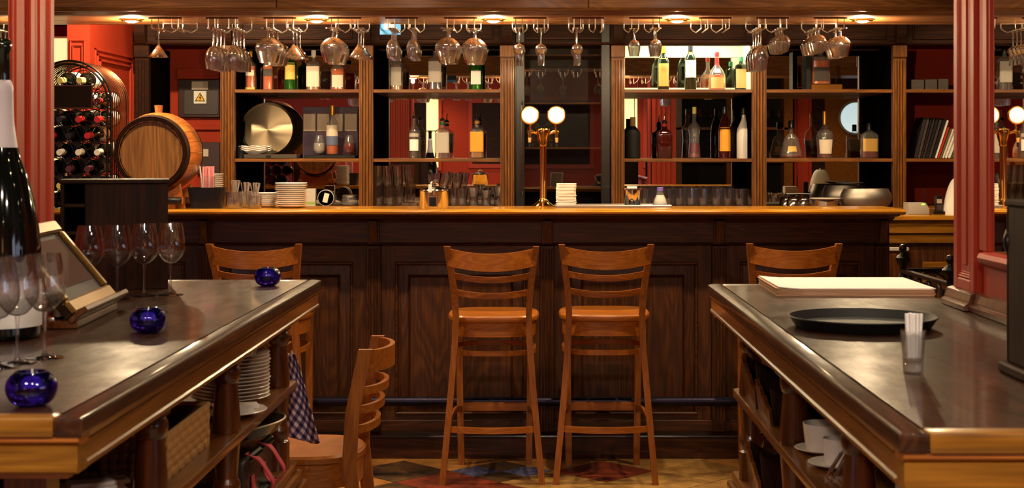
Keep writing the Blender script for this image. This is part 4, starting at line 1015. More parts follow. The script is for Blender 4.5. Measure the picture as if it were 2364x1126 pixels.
# ------------------------------------------------------------------ barrel on its cradle
def barrel():
    xc, zc, ya, L = -1.825, 1.455, 7.0, .335
    t = T('wooden_barrel', 'small oak barrel lying on a wooden cradle on the bar', 'barrel', (xc, ya+L/2, TOPZ+.045))
    n = 22
    def rad(u): return .167+.027*math.sin(PI*u)
    for k in range(n):
        a0, a1 = 2*PI*k/n+.004, 2*PI*(k+1)/n-.004; R = []
        for q in range(9):
            u = q/8; y = ya+L*u; r = rad(u)
            R.append([Vector((xc+rr*math.cos(a), y, zc+rr*math.sin(a))) for rr, a in ((r,a0),(r*1.004,(a0+a1)/2),(r,a1),(r-.018,a1),(r-.018,a0))])
        part(t, 'stave', M().rings(R), MT['barrel'])
    w_ = .149*2/7
    for k in range(7):
        xa = -.149+w_*k; xb = xa+w_-.0006
        poly = [(xc+x_, zc-math.sqrt(max(.149**2-x_*x_, 0))) for x_ in [xa+(xb-xa)*q/6 for q in range(7)]]+[(xc+x_, zc+math.sqrt(max(.149**2-x_*x_, 0))) for x_ in [xb+(xa-xb)*q/6 for q in range(7)]]
        part(t, 'head_board', M().prism(poly, ya+.018, ya+.03, 'Y'), MT['barrelh'])
    part(t, 'rear_head', M().lathe([(.0,0),(.15,0),(.15,.012),(0,.012)], 40, mat=Matrix.Translation((xc,ya+L-.02,zc)) @ Matrix.Rotation(-PI/2,4,'X')), MT['barrelh'])
    for u0, u1 in ((-.004, .1), (.9, 1.004)):
        prof = [(rad(u0)+.001, ya+L*u0), (rad(u0)+.004, ya+L*u0), (rad(u1)+.004, ya+L*u1), (rad(u1)+.001, ya+L*u1)]
        R = [[Vector((xc+r*math.cos(a), y, zc+r*math.sin(a))) for a in [2*PI*k/48 for k in range(48)]] for r, y in prof+[prof[0]]]
        part(t, 'hoop', M().rings(R, False, False), MT['box'])
    ch = [[Vector((xc+r*math.cos(a), y, zc+r*math.sin(a))) for a in [2*PI*k/48 for k in range(48)]] for r, y in ((.168,ya-.001),(.150,ya-.001),(.147,ya+.016))]
    part(t, 'chime', M().rings(ch, False, False), MT['box'])
    part(t, 'bung', M().lathe([(.016,0),(.02,.035),(.021,.04),(.0,.041)], 18, (xc, ya+L*.45, zc+.187)), MT['cork'])
    c = T('barrel_cradle', 'slatted wooden cradle under the barrel', 'cradle', (xc, ya+L/2, TOPZ))
    for y in (ya+.045, ya+L-.07):
        pts = [(xc-.15, TOPZ), (xc+.15, TOPZ), (xc+.125, TOPZ+.115)]
        for k in range(13):
            a = -PI/2+(.68-1.36*k/12); pts.append((xc+.196*math.cos(a), zc+.196*math.sin(a)))
        pts.append((xc-.125, TOPZ+.115))
        part(c, 'cradle_board', M().prism(pts, y, y+.025, 'Y', .002), MT['barrel'])
    for s in (-1, 1):
        part(c, 'cross_bar', M().box(xc+s*.105, xc+s*.145, ya+.02, ya+L-.02, TOPZ+.02, TOPZ+.05, .003), MT['barrel'])
barrel()
b = T('wine_bottle', 'dark wine bottle lying on its side in front of the barrel cradle', 'bottle', (X(418, 6.985)-.296, 6.985, TOPZ+.0375), rot=(0, PI/2, 0))
part(b, 'glass_body', M().lathe([(.0,0),(.034,0),(.037,.006),(.037,.185),(.033,.2),(.019,.222),(.0155,.24)], 24), MT['wine'], w=False)
part(b, 'capsule', M().lathe([(.0165,.225),(.0175,.23),(.0175,.292),(.015,.296),(.0,.296)], 16), MT['capdk'], w=False)
part(b, 'paper_label', M().lathe([(.0374,.05),(.0374,.15)], 24, cap0=False, cap1=False), MT['lab'], w=False)

# ------------------------------------------------------------------ small things on the bar
D = 7.10
t = T('straw_caddy', 'black plastic box with straws at the left end of the bar', 'caddy', (X(478, D), D, TOPZ))
part(t, 'tub', M().loft([(.07,.05,8,0),(.085,.06,8,.098),(.081,.056,8,.098),(.067,.047,8,.004)], 28), MT['black'], w=False)
part(t, 'insert', M().box(-.024,.03,-.03,-.028,.004,.15).box(-.024,.03,.028,.03,.004,.15).box(-.026,-.024,-.03,.03,.004,.15).box(.03,.032,-.03,.03,.004,.15), MT['glassb'], w=False)
stw = [M().tube([(0,0,0),(0,0,.19)], .0036, 7).mesh('drinking_straw', MT[k]) for k in ('pink', 'pinkl', 'redst')]
k = 0
for i in range(7):
    for j in range(4):
        tag(ob('drinking_straw', stw[(i*3+j) % 3 if (i+j) % 4 else 1], None, (X(481, D)-.021+.0073*i, D-.012+.0078*j, TOPZ+.006+.002*random.random()), (random.uniform(-.01,.01), random.uniform(-.008,.008), 0)), 'pink plastic drinking straw in the bundle in the black box', 'straw', 'pink straws in the black box')
tag(ob('drinking_straw', stw[1], None, (X(473, D), D-.02, TOPZ+.01), (0, -.1, 0)), 'pale straw leaning out at the left of the pink bundle', 'straw', 'pink straws in the black box')

def saucer_mesh(r, h=.0125):
    return M().lathe([(r*.55,0),(r*.6,.002),(r*.72,.004),(r*.98,h*.9),(r,h),(r*.97,h+.001),(r*.7,.0075),(r*.5,.005),(.001,.005)], 36).mesh('saucer', MT['white'])
def stack(px, D, zb, n, r, pitch, label, name='saucer', group=None, cat='saucer', h=.0125):
    me = saucer_mesh(r, h)
    for k in range(n):
        tag(ob(name, me, None, (X(px, D)+random.uniform(-.0015,.0015), D+random.uniform(-.0015,.0015), zb+k*pitch), (0,0,random.random())), 'white china saucer %s%s' % (label, ', topmost' if k == n-1 else ', %s from below' % ORD[k]), cat, group or 'saucers '+label)
stack(672, 7.12, TOPZ, 12, .077, .0095, 'in the wide stack beside the spoon glasses', h=.014)
stack(615, 7.2, TOPZ, 7, .056, .0095, 'in the low stack left of the wide one')
stack(489, 7.31, TOPZ, 15, .058, .0105, 'in the tall stack behind the straw box')

tumb = {}
def tumbler_mesh(r, h, mat=None, ribs=0, taper=.82, th=.003):
    seg = 32
    def ring(rr, z): return [Vector((rr*(1+(.035*math.cos(ribs*2*PI*i/seg) if ribs else 0))*math.cos(2*PI*i/seg), rr*(1+(.035*math.cos(ribs*2*PI*i/seg) if ribs else 0))*math.sin(2*PI*i/seg), z)) for i in range(seg)]
    return M().rings([ring(r*taper*.94,0), ring(r*taper,.003), ring(r*(taper+1)/2,h*.5), ring(r,h), ring(r-th,h), ring((r-th)*(taper+1)/2,h*.5), ring((r-th)*taper,.014), ring(.001,.014)]).mesh('tumbler', mat or MT['ribbed'], 50)
# cutlery glasses on the bar
spoon = M().loft([(.011,.002,2,0),(.012,.0035,2,.01),(.01,.003,2,.03),(.003,.0015,2,.045),(.003,.0015,2,.09),(.006,.0012,2,.14),(.005,.0012,2,.15)], 14).mesh('teaspoon', MT['wire'])
fork = M().loft([(.002,.0015,2,0),(.0025,.0012,2,.06),(.006,.0012,2,.12),(.0065,.0012,2,.135)], 10).box(-.009,-.0065,-.001,.001,-.04,0).box(-.0035,-.001,-.001,.001,-.04,0).box(.001,.0035,-.001,.001,-.04,0).box(.0065,.009,-.001,.001,-.04,0).box(-.009,.009,-.001,.001,0,.008).mesh('fork', MT['wire'])
for px, D, r, h, cnt, nm, me_, obj_ in ((541, 7.03, .041, .078, 14, 'larger cutlery glass', fork, 'fork'), (588, 7.03, .033, .062, 12, 'smaller cutlery glass', spoon, 'teaspoon'), (566, 7.14, .036, .08, 10, 'cutlery glass standing behind the other two', spoon, 'teaspoon')):
    g = T('cutlery_glass', 'clear glass tumbler full of cutlery, the '+nm, 'glass', (X(px, D), D, TOPZ), group='cutlery glasses on the bar')
    ob('tumbler', tumbler_mesh(r, h, MT['glass'], 0, .95), g); ob('glass_base', M().lathe([(r*.9,.002),(r*.9,.012),(0,.012)], 24).mesh('glass_base', MT['glassb']), g)
    for k in range(cnt):
        a = 2*PI*k/cnt; rr = r*(.5 if k % 2 else .25); tl_ = .24 if k % 2 else .1
        lo = .044 if obj_ == 'fork' else .014
        cu = tag(ob(obj_, me_, None, (X(px, D)+rr*.5*math.cos(a), D+rr*.5*math.sin(a), TOPZ+lo), (-tl_*math.sin(a)*.8, tl_*math.cos(a)*.8, a)), 'steel %s standing in the %s' % (obj_, nm), obj_, 'cutlery in the '+nm); cu.scale = (1, 1, .72 if obj_ == 'teaspoon' else .66)

# steel sugar dispenser
D = 7.02
t = T('steel_dispenser', 'polished steel canister with domed lid and paper tag on the bar', 'canister', (X(1001.5, D), D, TOPZ))
R = .067
part(t, 'body', M().lathe([(R*.97,0),(R,.003),(R,.078),(R*1.015,.08),(R*1.015,.085),(0,.085)], 40), MT['chrome'], w=False)
part(t, 'lid', M().lathe([(R*1.0,.086),(R*.97,.09),(R*.6,.1),(R*.3,.106),(0,.107)], 40), MT['chrome'], w=False)
part(t, 'knob', M().lathe([(.008,.105),(.008,.109),(.018,.113),(.02,.12),(.014,.128),(0,.13)], 24), MT['chrome'], w=False)
part(t, 'slot_frame', M().box(-.022,.022,-R-.004,-R+.012,.01,.062,.002), MT['chrome'], w=False)
part(t, 'slot', M().box(-.016,.016,-R-.0055,-R,.014,.055), MT['dark'], w=False)
part(t, 'paper_tag', M().box(-.02,-.004,-R-.006,-R-.005,.078,.115,.0003), MT['paper'], w=False)

# beer tap
D = 7.3
t = T('beer_tap', 'polished brass beer tap column with two round white medallions', 'beer tap', (X(1254, D), D, TOPZ))
P = lambda n, m, mat=MT['brass']: part(t, n, m, mat, w=False, ang=50)
P('base', M().lathe([(.056,0),(.056,.004),(.05,.008),(.03,.022),(.02,.034),(.017,.04)], 36))
P('column', M().lathe([(.017,.038),(.0165,.05),(.0165,.29),(.018,.3)], 28))
P('collar', M().lathe([(.018,.295),(.02,.3),(.02,.31),(.027,.335),(.033,.36),(.034,.372),(.03,.38),(.0,.384)], 32))
for s in (-1, 1):
    P('arm', M().tube([(s*.024,0,.355),(s*.045,0,.362),(s*.06,-.002,.37),(s*.064,-.002,.385),(s*.06,-.004,.402)], .0065, 10))
    P('valve', M().tube([(s*.05,0,.366),(s*.078,-.01,.362)], .01, 12).tube([(s*.066,-.01,.37),(s*.066,-.018,.335)], .008, 12))
    P('spout', M().tube([(s*.066,-.018,.335),(s*.066,-.02,.312)], [.0085, .006], 12), MT['cork'])
    P('spout_tip', M().tube([(s*.066,-.02,.312),(s*.066,-.02,.29)], .0055, 10), MT['black'])
    mt = Matrix.Translation((s*.0645,-.01,.446)) @ Matrix.Rotation(PI/2,4,'X')
    d_ = P('medallion', M().lathe([(.0,-.012),(.04,-.012),(.046,-.006),(.047,.0),(.046,.005),(.0415,.008),(.039,.005),(.0,.005)], 40, mat=mt))
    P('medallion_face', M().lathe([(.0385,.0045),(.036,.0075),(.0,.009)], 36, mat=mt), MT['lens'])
# coasters on a black tray with a steel tub and a little bottle
D = 7.2; zt = TOPZ
t = T('bar_tray', 'long flat black metal tray behind the beer tap', 'tray', (X(1414, D), D, zt))
xa, xb = X(1283, D), X(1545, D)
part(t, 'plate', M().box(xa, xb, D-.08, D+.1, zt, zt+.006, .002), MT['rubber'])
part(t, 'rim', M().box(xa, xb, D-.085, D-.078, zt, zt+.013, .002).box(xa, xb, D+.098, D+.105, zt, zt+.013, .002).box(xa-.005, xa+.002, D-.085, D+.105, zt, zt+.013, .002).box(xb-.002, xb+.005, D-.085, D+.105, zt, zt+.013, .002), MT['satin'])
cm_ = M().loft([(.0475,.0475,7,0),(.0475,.0475,7,.0036)], 32).mesh('coaster', MT['paper'])
for k in range(27):
    tag(ob('coaster', cm_, None, (X(1307, D)+random.uniform(-.0022,.0022), D+random.uniform(-.002,.002), zt+.006+k*.00405), (0,0,random.uniform(-.04,.04))), 'square cream paper coaster in the tall stack beside the beer tap', 'coaster', 'coasters in the tall stack')
t = T('steel_tub', 'steel tub with flared rim and white sachets on the black tray', 'tub', (X(1460, D), D, zt+.006))
part(t, 'tub', M().lathe([(.036,0),(.038,.004),(.042,.078),(.049,.082),(.049,.085),(.041,.083),(.035,.008),(.0,.006)], 36), MT['chrome'], w=False)
part(t, 'sachets', M().box(-.026,.022,-.014,.014,.02,.094,.002), MT['paper'], w=False)
part(t, 'dark_print', M().tube([(-.018,-.0395,.01),(-.016,-.041,.028),(-.006,-.0415,.034),(.004,-.041,.028),(.006,-.0395,.01)], .003, 6), MT['dark'], w=False)
t = T('water_bottle', 'small plastic bottle with violet cap on the black tray', 'bottle', (X(1524, D), D, zt+.006))
part(t, 'body', M().lathe([(.036,0),(.037,.006),(.03,.03),(.018,.056),(.0125,.068),(.012,.074)]+[(.011,.074),(.017,.056),(.029,.03),(.035,.008),(.0,.004)], 24), MT['glassb'], w=False)
part(t, 'content', M().lathe([(.033,.006),(.0335,.01),(.028,.03),(.018,.052),(.0,.052)], 20), MT['labw'], w=False)
part(t, 'cap', M().lathe([(.0145,.072),(.0145,.088),(.013,.09),(0,.09)], 20), plain('violet_cap', (120,100,200), .4), w=False)

# ------------------------------------------------------------------ on the back counter
D = 9.3
cb_ = BCZ
t = T('jar', 'glass jar lying on its side with pale lid facing the room', 'jar', (X(753, D), D-.02, cb_+.052))
part(t, 'lid', M().lathe([(.05,0),(.052,.004),(.052,.02),(.048,.024),(.048,.0),(.0,.0)], 32, mat=Matrix.Rotation(-PI/2,4,'X')), MT['labg'], w=False)
part(t, 'jar_body', M().lathe([(.047,.02),(.05,.03),(.05,.12),(.0,.12)], 28, mat=Matrix.Rotation(-PI/2,4,'X')), MT['glassb'], w=False)
part(t, 'lid_label', M().box(-.014,.016,-.002,-.0005,-.028,.03).xf(Matrix.Rotation(.25,4,'Y')), MT['lab'], w=False)
for px, nm in ((808, 'squat lidded glass jar next to the lying jar'),):
    t = T('jar', nm, 'jar', (X(px, D), D, cb_))
    part(t, 'jar_body', M().lathe([(.04,0),(.05,.01),(.052,.04),(.045,.055),(.043,.055),(.049,.04),(.046,.012),(.0,.006)], 28), MT['glassb'], w=False)
    part(t, 'lid', M().lathe([(.048,.056),(.048,.068),(.04,.072),(.0,.073)], 28), MT['satin'], w=False)
t = T('carton', 'small white carton with green band behind the saucers', 'carton', (X(717, D), D, cb_))
part(t, 'pack', M().box(-.033,.033,-.02,.02,0,.11,.002), MT['labg'], w=False); part(t, 'band', M().box(-.0335,.0335,-.0205,.0205,.012,.028), plain('olive_band', (130,150,70), .5), w=False)

tall = tumbler_mesh(.034, .125, ribs=0, taper=.9); rib = tumbler_mesh(.0345, .108, ribs=10, taper=.88); low = tumbler_mesh(.036, .09, ribs=8, taper=.75)
def tum(me, x, y, z, label, group, rot=(0,0,0)):
    tag(ob('tumbler', me, None, (x, y, z), rot), label, 'glass', group)
for k, (px, dy) in enumerate(((874, 0), (901, .0), (921, .06), (886, .09))):
    tum(tall, X(px, 9.27), 9.27+dy, cb_, 'tall clear tumbler in the lower tier by the second upright, %s' % ('leftmost', 'right one in front', 'right one behind', 'rear middle')[k], 'tall tumblers by the second upright')
for k, (px, dy, r) in enumerate(((873, 0, .0), (896, .01, -.10), (917, .06, -.03))):
    tum(tall, X(px, 9.27), 9.27+dy, cb_+.1275, 'tall clear tumbler stacked in the upper tier by the second upright, %s' % ('leftmost', 'tilted middle one', 'rightmost')[k], 'tall tumblers by the second upright', (0, r, 0))
for k, (px, dy) in enumerate(((1020, .06), (1047, .07), (1066, 0))):
    tum(rib, X(px, 9.27), 9.27+dy, cb_, 'ribbed tumbler behind the steel canister, %s from the left' % ORD[k], 'ribbed tumblers behind the canister')
for k, (px, r) in enumerate(((1022, .2), (1053, .08))):
    tum(low, X(px, 9.3), 9.33, cb_+.112, 'low ribbed tumbler on top of the others behind the canister, %s' % ('left and tilted', 'right one')[k], 'ribbed tumblers behind the canister', (0, r, 0))
vase = M().lathe([(.028,0),(.032,.006),(.026,.045),(.028,.075),(.037,.1),(.038,.112),(.034,.112),(.025,.075),(.023,.045),(.027,.012),(0,.008)], 28).mesh('sundae_glass', MT['ribbed'], 50)
for k, (px, s) in enumerate(((1093, 1.05), (1122, .9), (1151, 1.1))):
    o = tag(ob('sundae_glass', vase, None, (X(px, 9.27), 9.27, cb_)), 'waisted clear sundae glass left of the third upright, %s of three' % ORD[k], 'glass', 'sundae glasses'); o.scale = (1, 1, s)
for k, px in enumerate((938, 955)):
    t = T('ashtray', 'small faceted glass ashtray left of the steel canister, %s' % ('left one', 'right one')[k], 'ashtray', (X(px, 9.2), 9.2, cb_), group='glass ashtrays')
    part(t, 'bowl', M().lathe([(.03,0),(.036,.004),(.04,.026),(.034,.028),(.028,.01),(0,.008)], 8), MT['ribbed'], w=False); part(t, 'rim_notch', M().box(-.006,.006,-.041,-.033,.022,.03), MT['ribbed'], w=False)
for j in range(2):
    for k, px in enumerate((1487, 1514, 1541, 1568, 1595, 1622, 1653, 1680, 1707, 1734)):
        if j == 1 and k in (5, 9): continue
        tum(rib, X(px+(10 if j else 0), 9.28+.09*j), 9.28+.09*j, cb_, 'ribbed tumbler in the %s row right of the wine cooler, %s from the left' % ('front' if j == 0 else 'rear', ORD[k]), 'ribbed tumblers in rows on the back counter', (0, 0, k*.7))
t = T('water_jug', 'small glass jug with loop handle left of the tumbler rows', 'jug', (X(1455, 9.27), 9.27, cb_))
part(t, 'body', M().lathe([(.03,0),(.036,.02),(.03,.06),(.026,.07),(.024,.07),(.028,.06),(.033,.02),(0,.008)], 24), MT['ribbed'], w=False); part(t, 'handle', M().tube([(.028,0,.06),(.055,0,.055),(.058,0,.03),(.034,0,.015)], .004, 8), MT['ribbed'], w=False)
ub = M().lathe([(.012,.062),(.03,.06),(.042,.04),(.045,.0),(.043,.0),(.04,.038),(.028,.057),(.001,.059)], 28)
ub = ub.mesh('glass_bowl', MT['glass'], 60)
for k, (px, y) in enumerate(((1816, 9.3), (1832, 9.22), (1855, 9.3))):
    tag(ob('glass_bowl', ub, None, (X(px, y), y, cb_)), 'clear glass bowl standing upside down right of the fourth upright, %s' % ('left', 'front', 'right')[k], 'bowl', 'upturned glass bowls')
t = T('steel_tin', 'shallow steel ashtray tin with pale rim beside the grey bowls', 'tin', (X(1905, 9.22), 9.22, cb_))
part(t, 'cup', M().lathe([(.085,0),(.087,.004),(.087,.044),(.083,.044),(.08,.006),(0,.006)], 36), MT['chrome'], w=False); part(t, 'rim', M().lathe([(.087,.044),(.096,.05),(.094,.054),(.08,.05),(.08,.044)], 36), MT['labg'], w=False)
dm = [M().lathe(smooth_prof([(.09,0),(.16,.0),(.19,.04),(.188,.075),(.165,.115)], 4)+[(.16,.115),(.18,.075),(.18,.04),(.15,.006),(.001,.004)], 44).mesh('steel_bowl', MT['satin'])]
o = tag(ob('steel_bowl', dm[0], None, (X(1999, 9.22), 9.22, cb_)), 'large satin grey bowl at the right end of the back counter', 'bowl', 'grey bowls'); o.scale = (.83, .6, .97)
o = tag(ob('steel_bowl', dm[0], None, (X(1950, 9.52), 9.52, cb_)), 'grey bowl partly hidden behind the larger one', 'bowl', 'grey bowls'); o.scale = (.75, .6, 1.1)
tag(ob('china_plate', saucer_mesh(.09), None, (X(1962, 9.52), 9.52, cb_+.13), (0,0,0)), 'pale plate resting on the hidden grey bowl', 'plate')

# side counter things
D = 7.78; sz = 1.137
t = T('router', 'white plastic router with green light on the side counter', 'router', (X(2116, D), D, sz))
part(t, 'case', M().prism([(-.055,0),(.052,0),(.052,.03),(.034,.06),(-.055,.06)], -.06, .06, 'Y', .004), MT['labg'], w=False)
part(t, 'status_light', M().box(.012,.026,-.0625,-.06,.05,.055), MT['led'], w=False); part(t, 'antenna', M().tube([(.045,.03,.05),(.045,.03,.13)], .003, 8), MT['dark'], w=False)
t = T('cordless_phone', 'dark cordless phone standing in its cradle on the side counter', 'phone', (X(2167, D), D, sz))
part(t, 'handset', M().box(-.019,.019,-.012,.012,.008,.095,.005,2), MT['dark'], w=False); part(t, 'screen', M().box(-.013,.013,-.0135,-.012,.056,.078), MT['labg'], w=False)
part(t, 'keypad', M().box(-.013,.013,-.0135,-.012,.018,.05), MT['grey'], w=False); part(t, 'cradle', M().box(-.028,.028,-.025,.03,0,.016,.004,2), MT['dark'], w=False)
t = T('table_lamp', 'white rounded lamp shade half hidden by the red pilaster', 'lamp', (X(2218, D), D, sz))
part(t, 'shade', M().lathe(smooth_prof([(.09,.0),(.088,.04),(.07,.12),(.05,.17),(.03,.19)], 4), 28), MT['labw'], w=False); part(t, 'finial', M().lathe([(.012,.188),(.01,.2),(0,.205)], 14), MT['chrome'], w=False)

# blue card tucked under the beam
t = T('info_card', 'blue and cream card hanging under the beam behind the glasses', 'card', (X(900, 7.26), 7.30, Z(38, 7.3)))
part(t, 'card', M().box(X(877, 7.3), X(925, 7.3), 7.298, 7.302, Z(80, 7.3), BEAMZ), MT['bluecard']); part(t, 'photo_patch', M().box(X(887, 7.3), X(910, 7.3), 7.297, 7.298, Z(68, 7.3), Z(48, 7.3)), MT['paper'])

# electric panel on the red wall
t = T('fuse_box', 'dark wall fuse box with yellow warning triangle on the red wall', 'fuse box', (X(457, 9.76), 9.8, Z(270, 9.76)))
D = 9.76
part(t, 'cover', M().box(X(409, D), X(507, D), 9.74, 9.8, Z(183, D), Z(158, D), .004), MT['redw'])
part(t, 'case', M().box(X(410, D), X(507, D), 9.765, 9.8, Z(271, D), Z(183, D), .004), plain('maroon_plastic', (52,24,20), .4))
part(t, 'window', M().box(X(425, D), X(504, D), 9.758, 9.766, Z(264, D), Z(208, D), .002), MT['grey'])
part(t, 'name_tag', M().box(X(443, D), X(481, D), 9.755, 9.765, Z(207, D), Z(188, D)), MT['lab'])
sg = part(t, 'warning_sign', M().box(X(448, D), X(477, D), 9.752, 9.758, Z(239, D), Z(210, D)), MT['labw'])
tri = lambda k, y: [(X(462.5+k*11.5, D), Z(234.5-(1-abs(k))*0, D)) for k in ()]
def tri_(s_): cx, cz = X(462.5, D), Z(227, D); r = s_*D/F; return [(cx+r*math.cos(a), cz+r*math.sin(a)) for a in (PI/2, PI*7/6, PI*11/6)]
part(sg, 'sign_triangle', M().prism(tri_(14), 9.7505, 9.7515, 'Y'), MT['blackm'])
part(sg, 'sign_field', M().prism(tri_(10.5), 9.7495, 9.7503, 'Y'), MT['yellow'])
q = [(463.5,219),(460,227),(463,227),(461,235),(466,224.5),(463,224.5),(465.5,219)]
part(sg, 'sign_bolt', M().prism([(X(a, D), Z(b_, D)) for a, b_ in q], 9.7485, 9.7493, 'Y'), MT['blackm'])
t = T('switch_box', 'small grey wall switch box under the fuse box', 'switch box', (X(481, 9.77), 9.8, Z(400, 9.77)))
part(t, 'case', M().box(X(454, D), X(507, D), 9.765, 9.8, Z(402, D), Z(328, D), .004), plain('mauve_plastic', (70,50,52), .4)); part(t, 'name_tag', M().box(X(458, D), X(481, D), 9.76, 9.766, Z(361, D), Z(344, D)), MT['lab'])
wp = part(wb, 'dado_moulding', M().box(-2.41, -1.98, 9.775, 9.8, Z(300, D), Z(288, D), .004), MT['redw'])

# ------------------------------------------------------------------ on and under the left table
D = 3.30
t = T('champagne_bottle', 'huge dark champagne bottle with pale foil neck at the left edge', 'bottle', (X(3, D), D, TZ))
zf = lambda py: Z(py, D)-TZ
part(t, 'glass_body', M().lathe(smooth_prof([(.076,0),(.084,.008),(.085,.03),(.085,.17),(.082,.22),(.073,.285),(.058,.35),(.042,.395),(.036,.42)], 4), 44), MT['wine'], w=False, ang=60)
part(t, 'foil', M().lathe(smooth_prof([(.0375,zf(368)),(.033,zf(330)),(.027,zf(280)),(.0255,zf(230)),(.025,zf(205)),(.022,zf(190)),(.018,zf(184))], 3), 36), MT['foil'], w=False)
part(t, 'neck', M().lathe([(.019,zf(190)),(.018,zf(120)),(.021,zf(115)),(.021,zf(96)),(.017,zf(90)),(0,zf(90))], 28), MT['dkgreen'], w=False)
part(t, 'paper_label', M().lathe([(.0856,.028),(.0856,.13)], 48, cap0=False, cap1=False), MT['labw'], w=False)

def picture_stand():
    t = T('menu_stand', 'blank brown picture in a gold frame leaning on a wooden stand', 'sign', (-1.10, 3.68, TZ), .068)
    P = lambda n, m, mat: part(t, n, m, mat)
    P('base_board', M().box(-1.265, -1.088, 3.46, 3.90, TZ, TZ+.018, .003), MT['turn'])
    P('inlay', M().lathe([(.025,TZ+.018),(.024,TZ+.022),(0,TZ+.023)], 20, (-1.22, 3.53, 0)).lathe([(.025,TZ+.018),(.024,TZ+.022),(0,TZ+.023)], 20, (-1.16, 3.53, 0)), MT['chrome'])
    # frame lies in a plane through the lip, leaning back to the left
    o = Vector((-1.10, 0, TZ+.03)); u = Vector((-.165, 0, .20)).normalized(); nrm = Vector((u.z, 0, -u.x))
    L = .254
    def slab(a, b, y0, y1, n0, n1, mat, name, bev=.002):
        m = M().box(0, b-a, y0, y1, n0, n1, bev)
        mt = Matrix((( u.x, 0, nrm.x, o.x+u.x*a), (0, 1, 0, 0), (u.z, 0, nrm.z, o.z+u.z*a), (0, 0, 0, 1)))
        P(name, m.xf(mt), mat)
    slab(0, L, 3.46, 3.90, -.016, 0, MT['box'], 'backing')
    for a, b, c_, d in ((0, .036, 3.46, 3.90), (L-.036, L, 3.46, 3.90), (.036, L-.036, 3.46, 3.49), (.036, L-.036, 3.87, 3.90)): slab(a, b, c_, d, 0, .016, MT['gold'], 'frame_bar', .005)
    slab(.036, L-.036, 3.49, 3.87, 0, .003, plain('grey_mount', (70,62,64), .6, spec=.15), 'mount', 0)
    slab(.07, L-.05, 3.515, 3.845, .003, .005, plain('blank_brown_card', (70,36,28), .7, spec=.1), 'picture', 0)
    slab(-.014, -.001, 3.45, 3.91, -.01, .04, MT['turn'], 'ledge')
    P('prop', M().bar([(-1.245, 3.52, TZ+.018), (-1.215, 3.52, TZ+.14)], .02, .012, (1,0,0)).bar([(-1.245, 3.84, TZ+.018), (-1.215, 3.84, TZ+.14)], .02, .012, (1,0,0)), MT['barrelh'])
picture_stand()

D = 4.5
BW, BH, BDp, BN = .31, Z(414, D)-TZ, .235, .07     # width, height, depth, width of the open niches at the left
t = T('wooden_display_box', 'dark stained wooden box with open niches standing behind the wine glasses', 'box', (X(388, D), D, TZ), .25)
P = lambda n, m, mat=MT['box']: part(t, n, m, mat, w=False)
P('front_panel', M().box(-BW+BN, 0, 0, .02, 0, BH-.012, .002)); P('side_panel', M().box(-.014, 0, .02, BDp, 0, BH-.012)); P('side_panel', M().box(-BW, -BW+.012, 0, BDp, 0, BH-.012, .002))
P('back_panel', M().box(-BW, 0, BDp-.015, BDp, 0, BH-.012)); P('top_board', M().box(-BW-.004, .004, -.004, BDp+.004, BH-.012, BH, .002))
P('divider', M().box(-BW+BN, -BW+BN+.012, .02, BDp-.015, 0, BH-.012, .001))
for k in (1, 2, 3): P('niche_shelf', M().box(-BW+.012, -BW+BN, .004, BDp-.015, BH*k/4, BH*k/4+.01, .001))

# plates, napkin and basket on the shelf
SZ = .725
pl = M().lathe([(.06,0),(.062,.003),(.075,.004),(.112,.014),(.1145,.0155),(.112,.0175),(.075,.008),(.06,.0065),(.001,.0065)], 44).mesh('dinner_plate', MT['white'])
for k in range(13):
    tag(ob('dinner_plate', pl, None, (-.91+random.uniform(-.002,.002), 4.40+random.uniform(-.002,.002), SZ+k*.0105)), 'white dinner plate in the tall shelf stack%s' % (', topmost' if k == 12 else ', %s from below' % ORD[k]), 'plate', 'white dinner plates in the tall stack')
tag(ob('serving_fork', fork, None, (-.845, 4.41, SZ+.148), (-.25, .35, .3)), 'steel fork handle sticking up from the plate stack', 'fork')
tag(ob('dinner_plate', pl, None, (-.875, 4.155, SZ)), 'single white plate with a folded napkin before the plate stack', 'plate')
def napkin(loc, rz, label, sx=1, sy=1):
    m = M()
    for k, (a, b, z, c_) in enumerate(((-.07,.065,0,.05),(-.066,.06,.007,.044),(-.05,.075,.014,.03))):
        R = []
        for q in range(9):
            u = q/8; x_ = a+(b-a)*u; h = .004+.002*math.sin(u*7+k)
            R.append([Vector((x_, -c_, z)), Vector((x_, c_, z)), Vector((x_, c_*.9, z+.006+h*.4)), Vector((x_, -c_*.9, z+.006+h*.4))])
        m.rings(R)
    o = tag(ob('folded_napkin', m.mesh('folded_napkin', MT['whitem']), None, loc, (0, 0, rz)), label, 'napkin'); o.scale = (sx, sy, 1); return o
napkin((-.86, 4.15, SZ+.0075), .3, 'folded white cloth napkin lying on the single plate')
napkin((-.965, 3.22, SZ), .5, 'white napkin corner at the bottom edge below the basket')

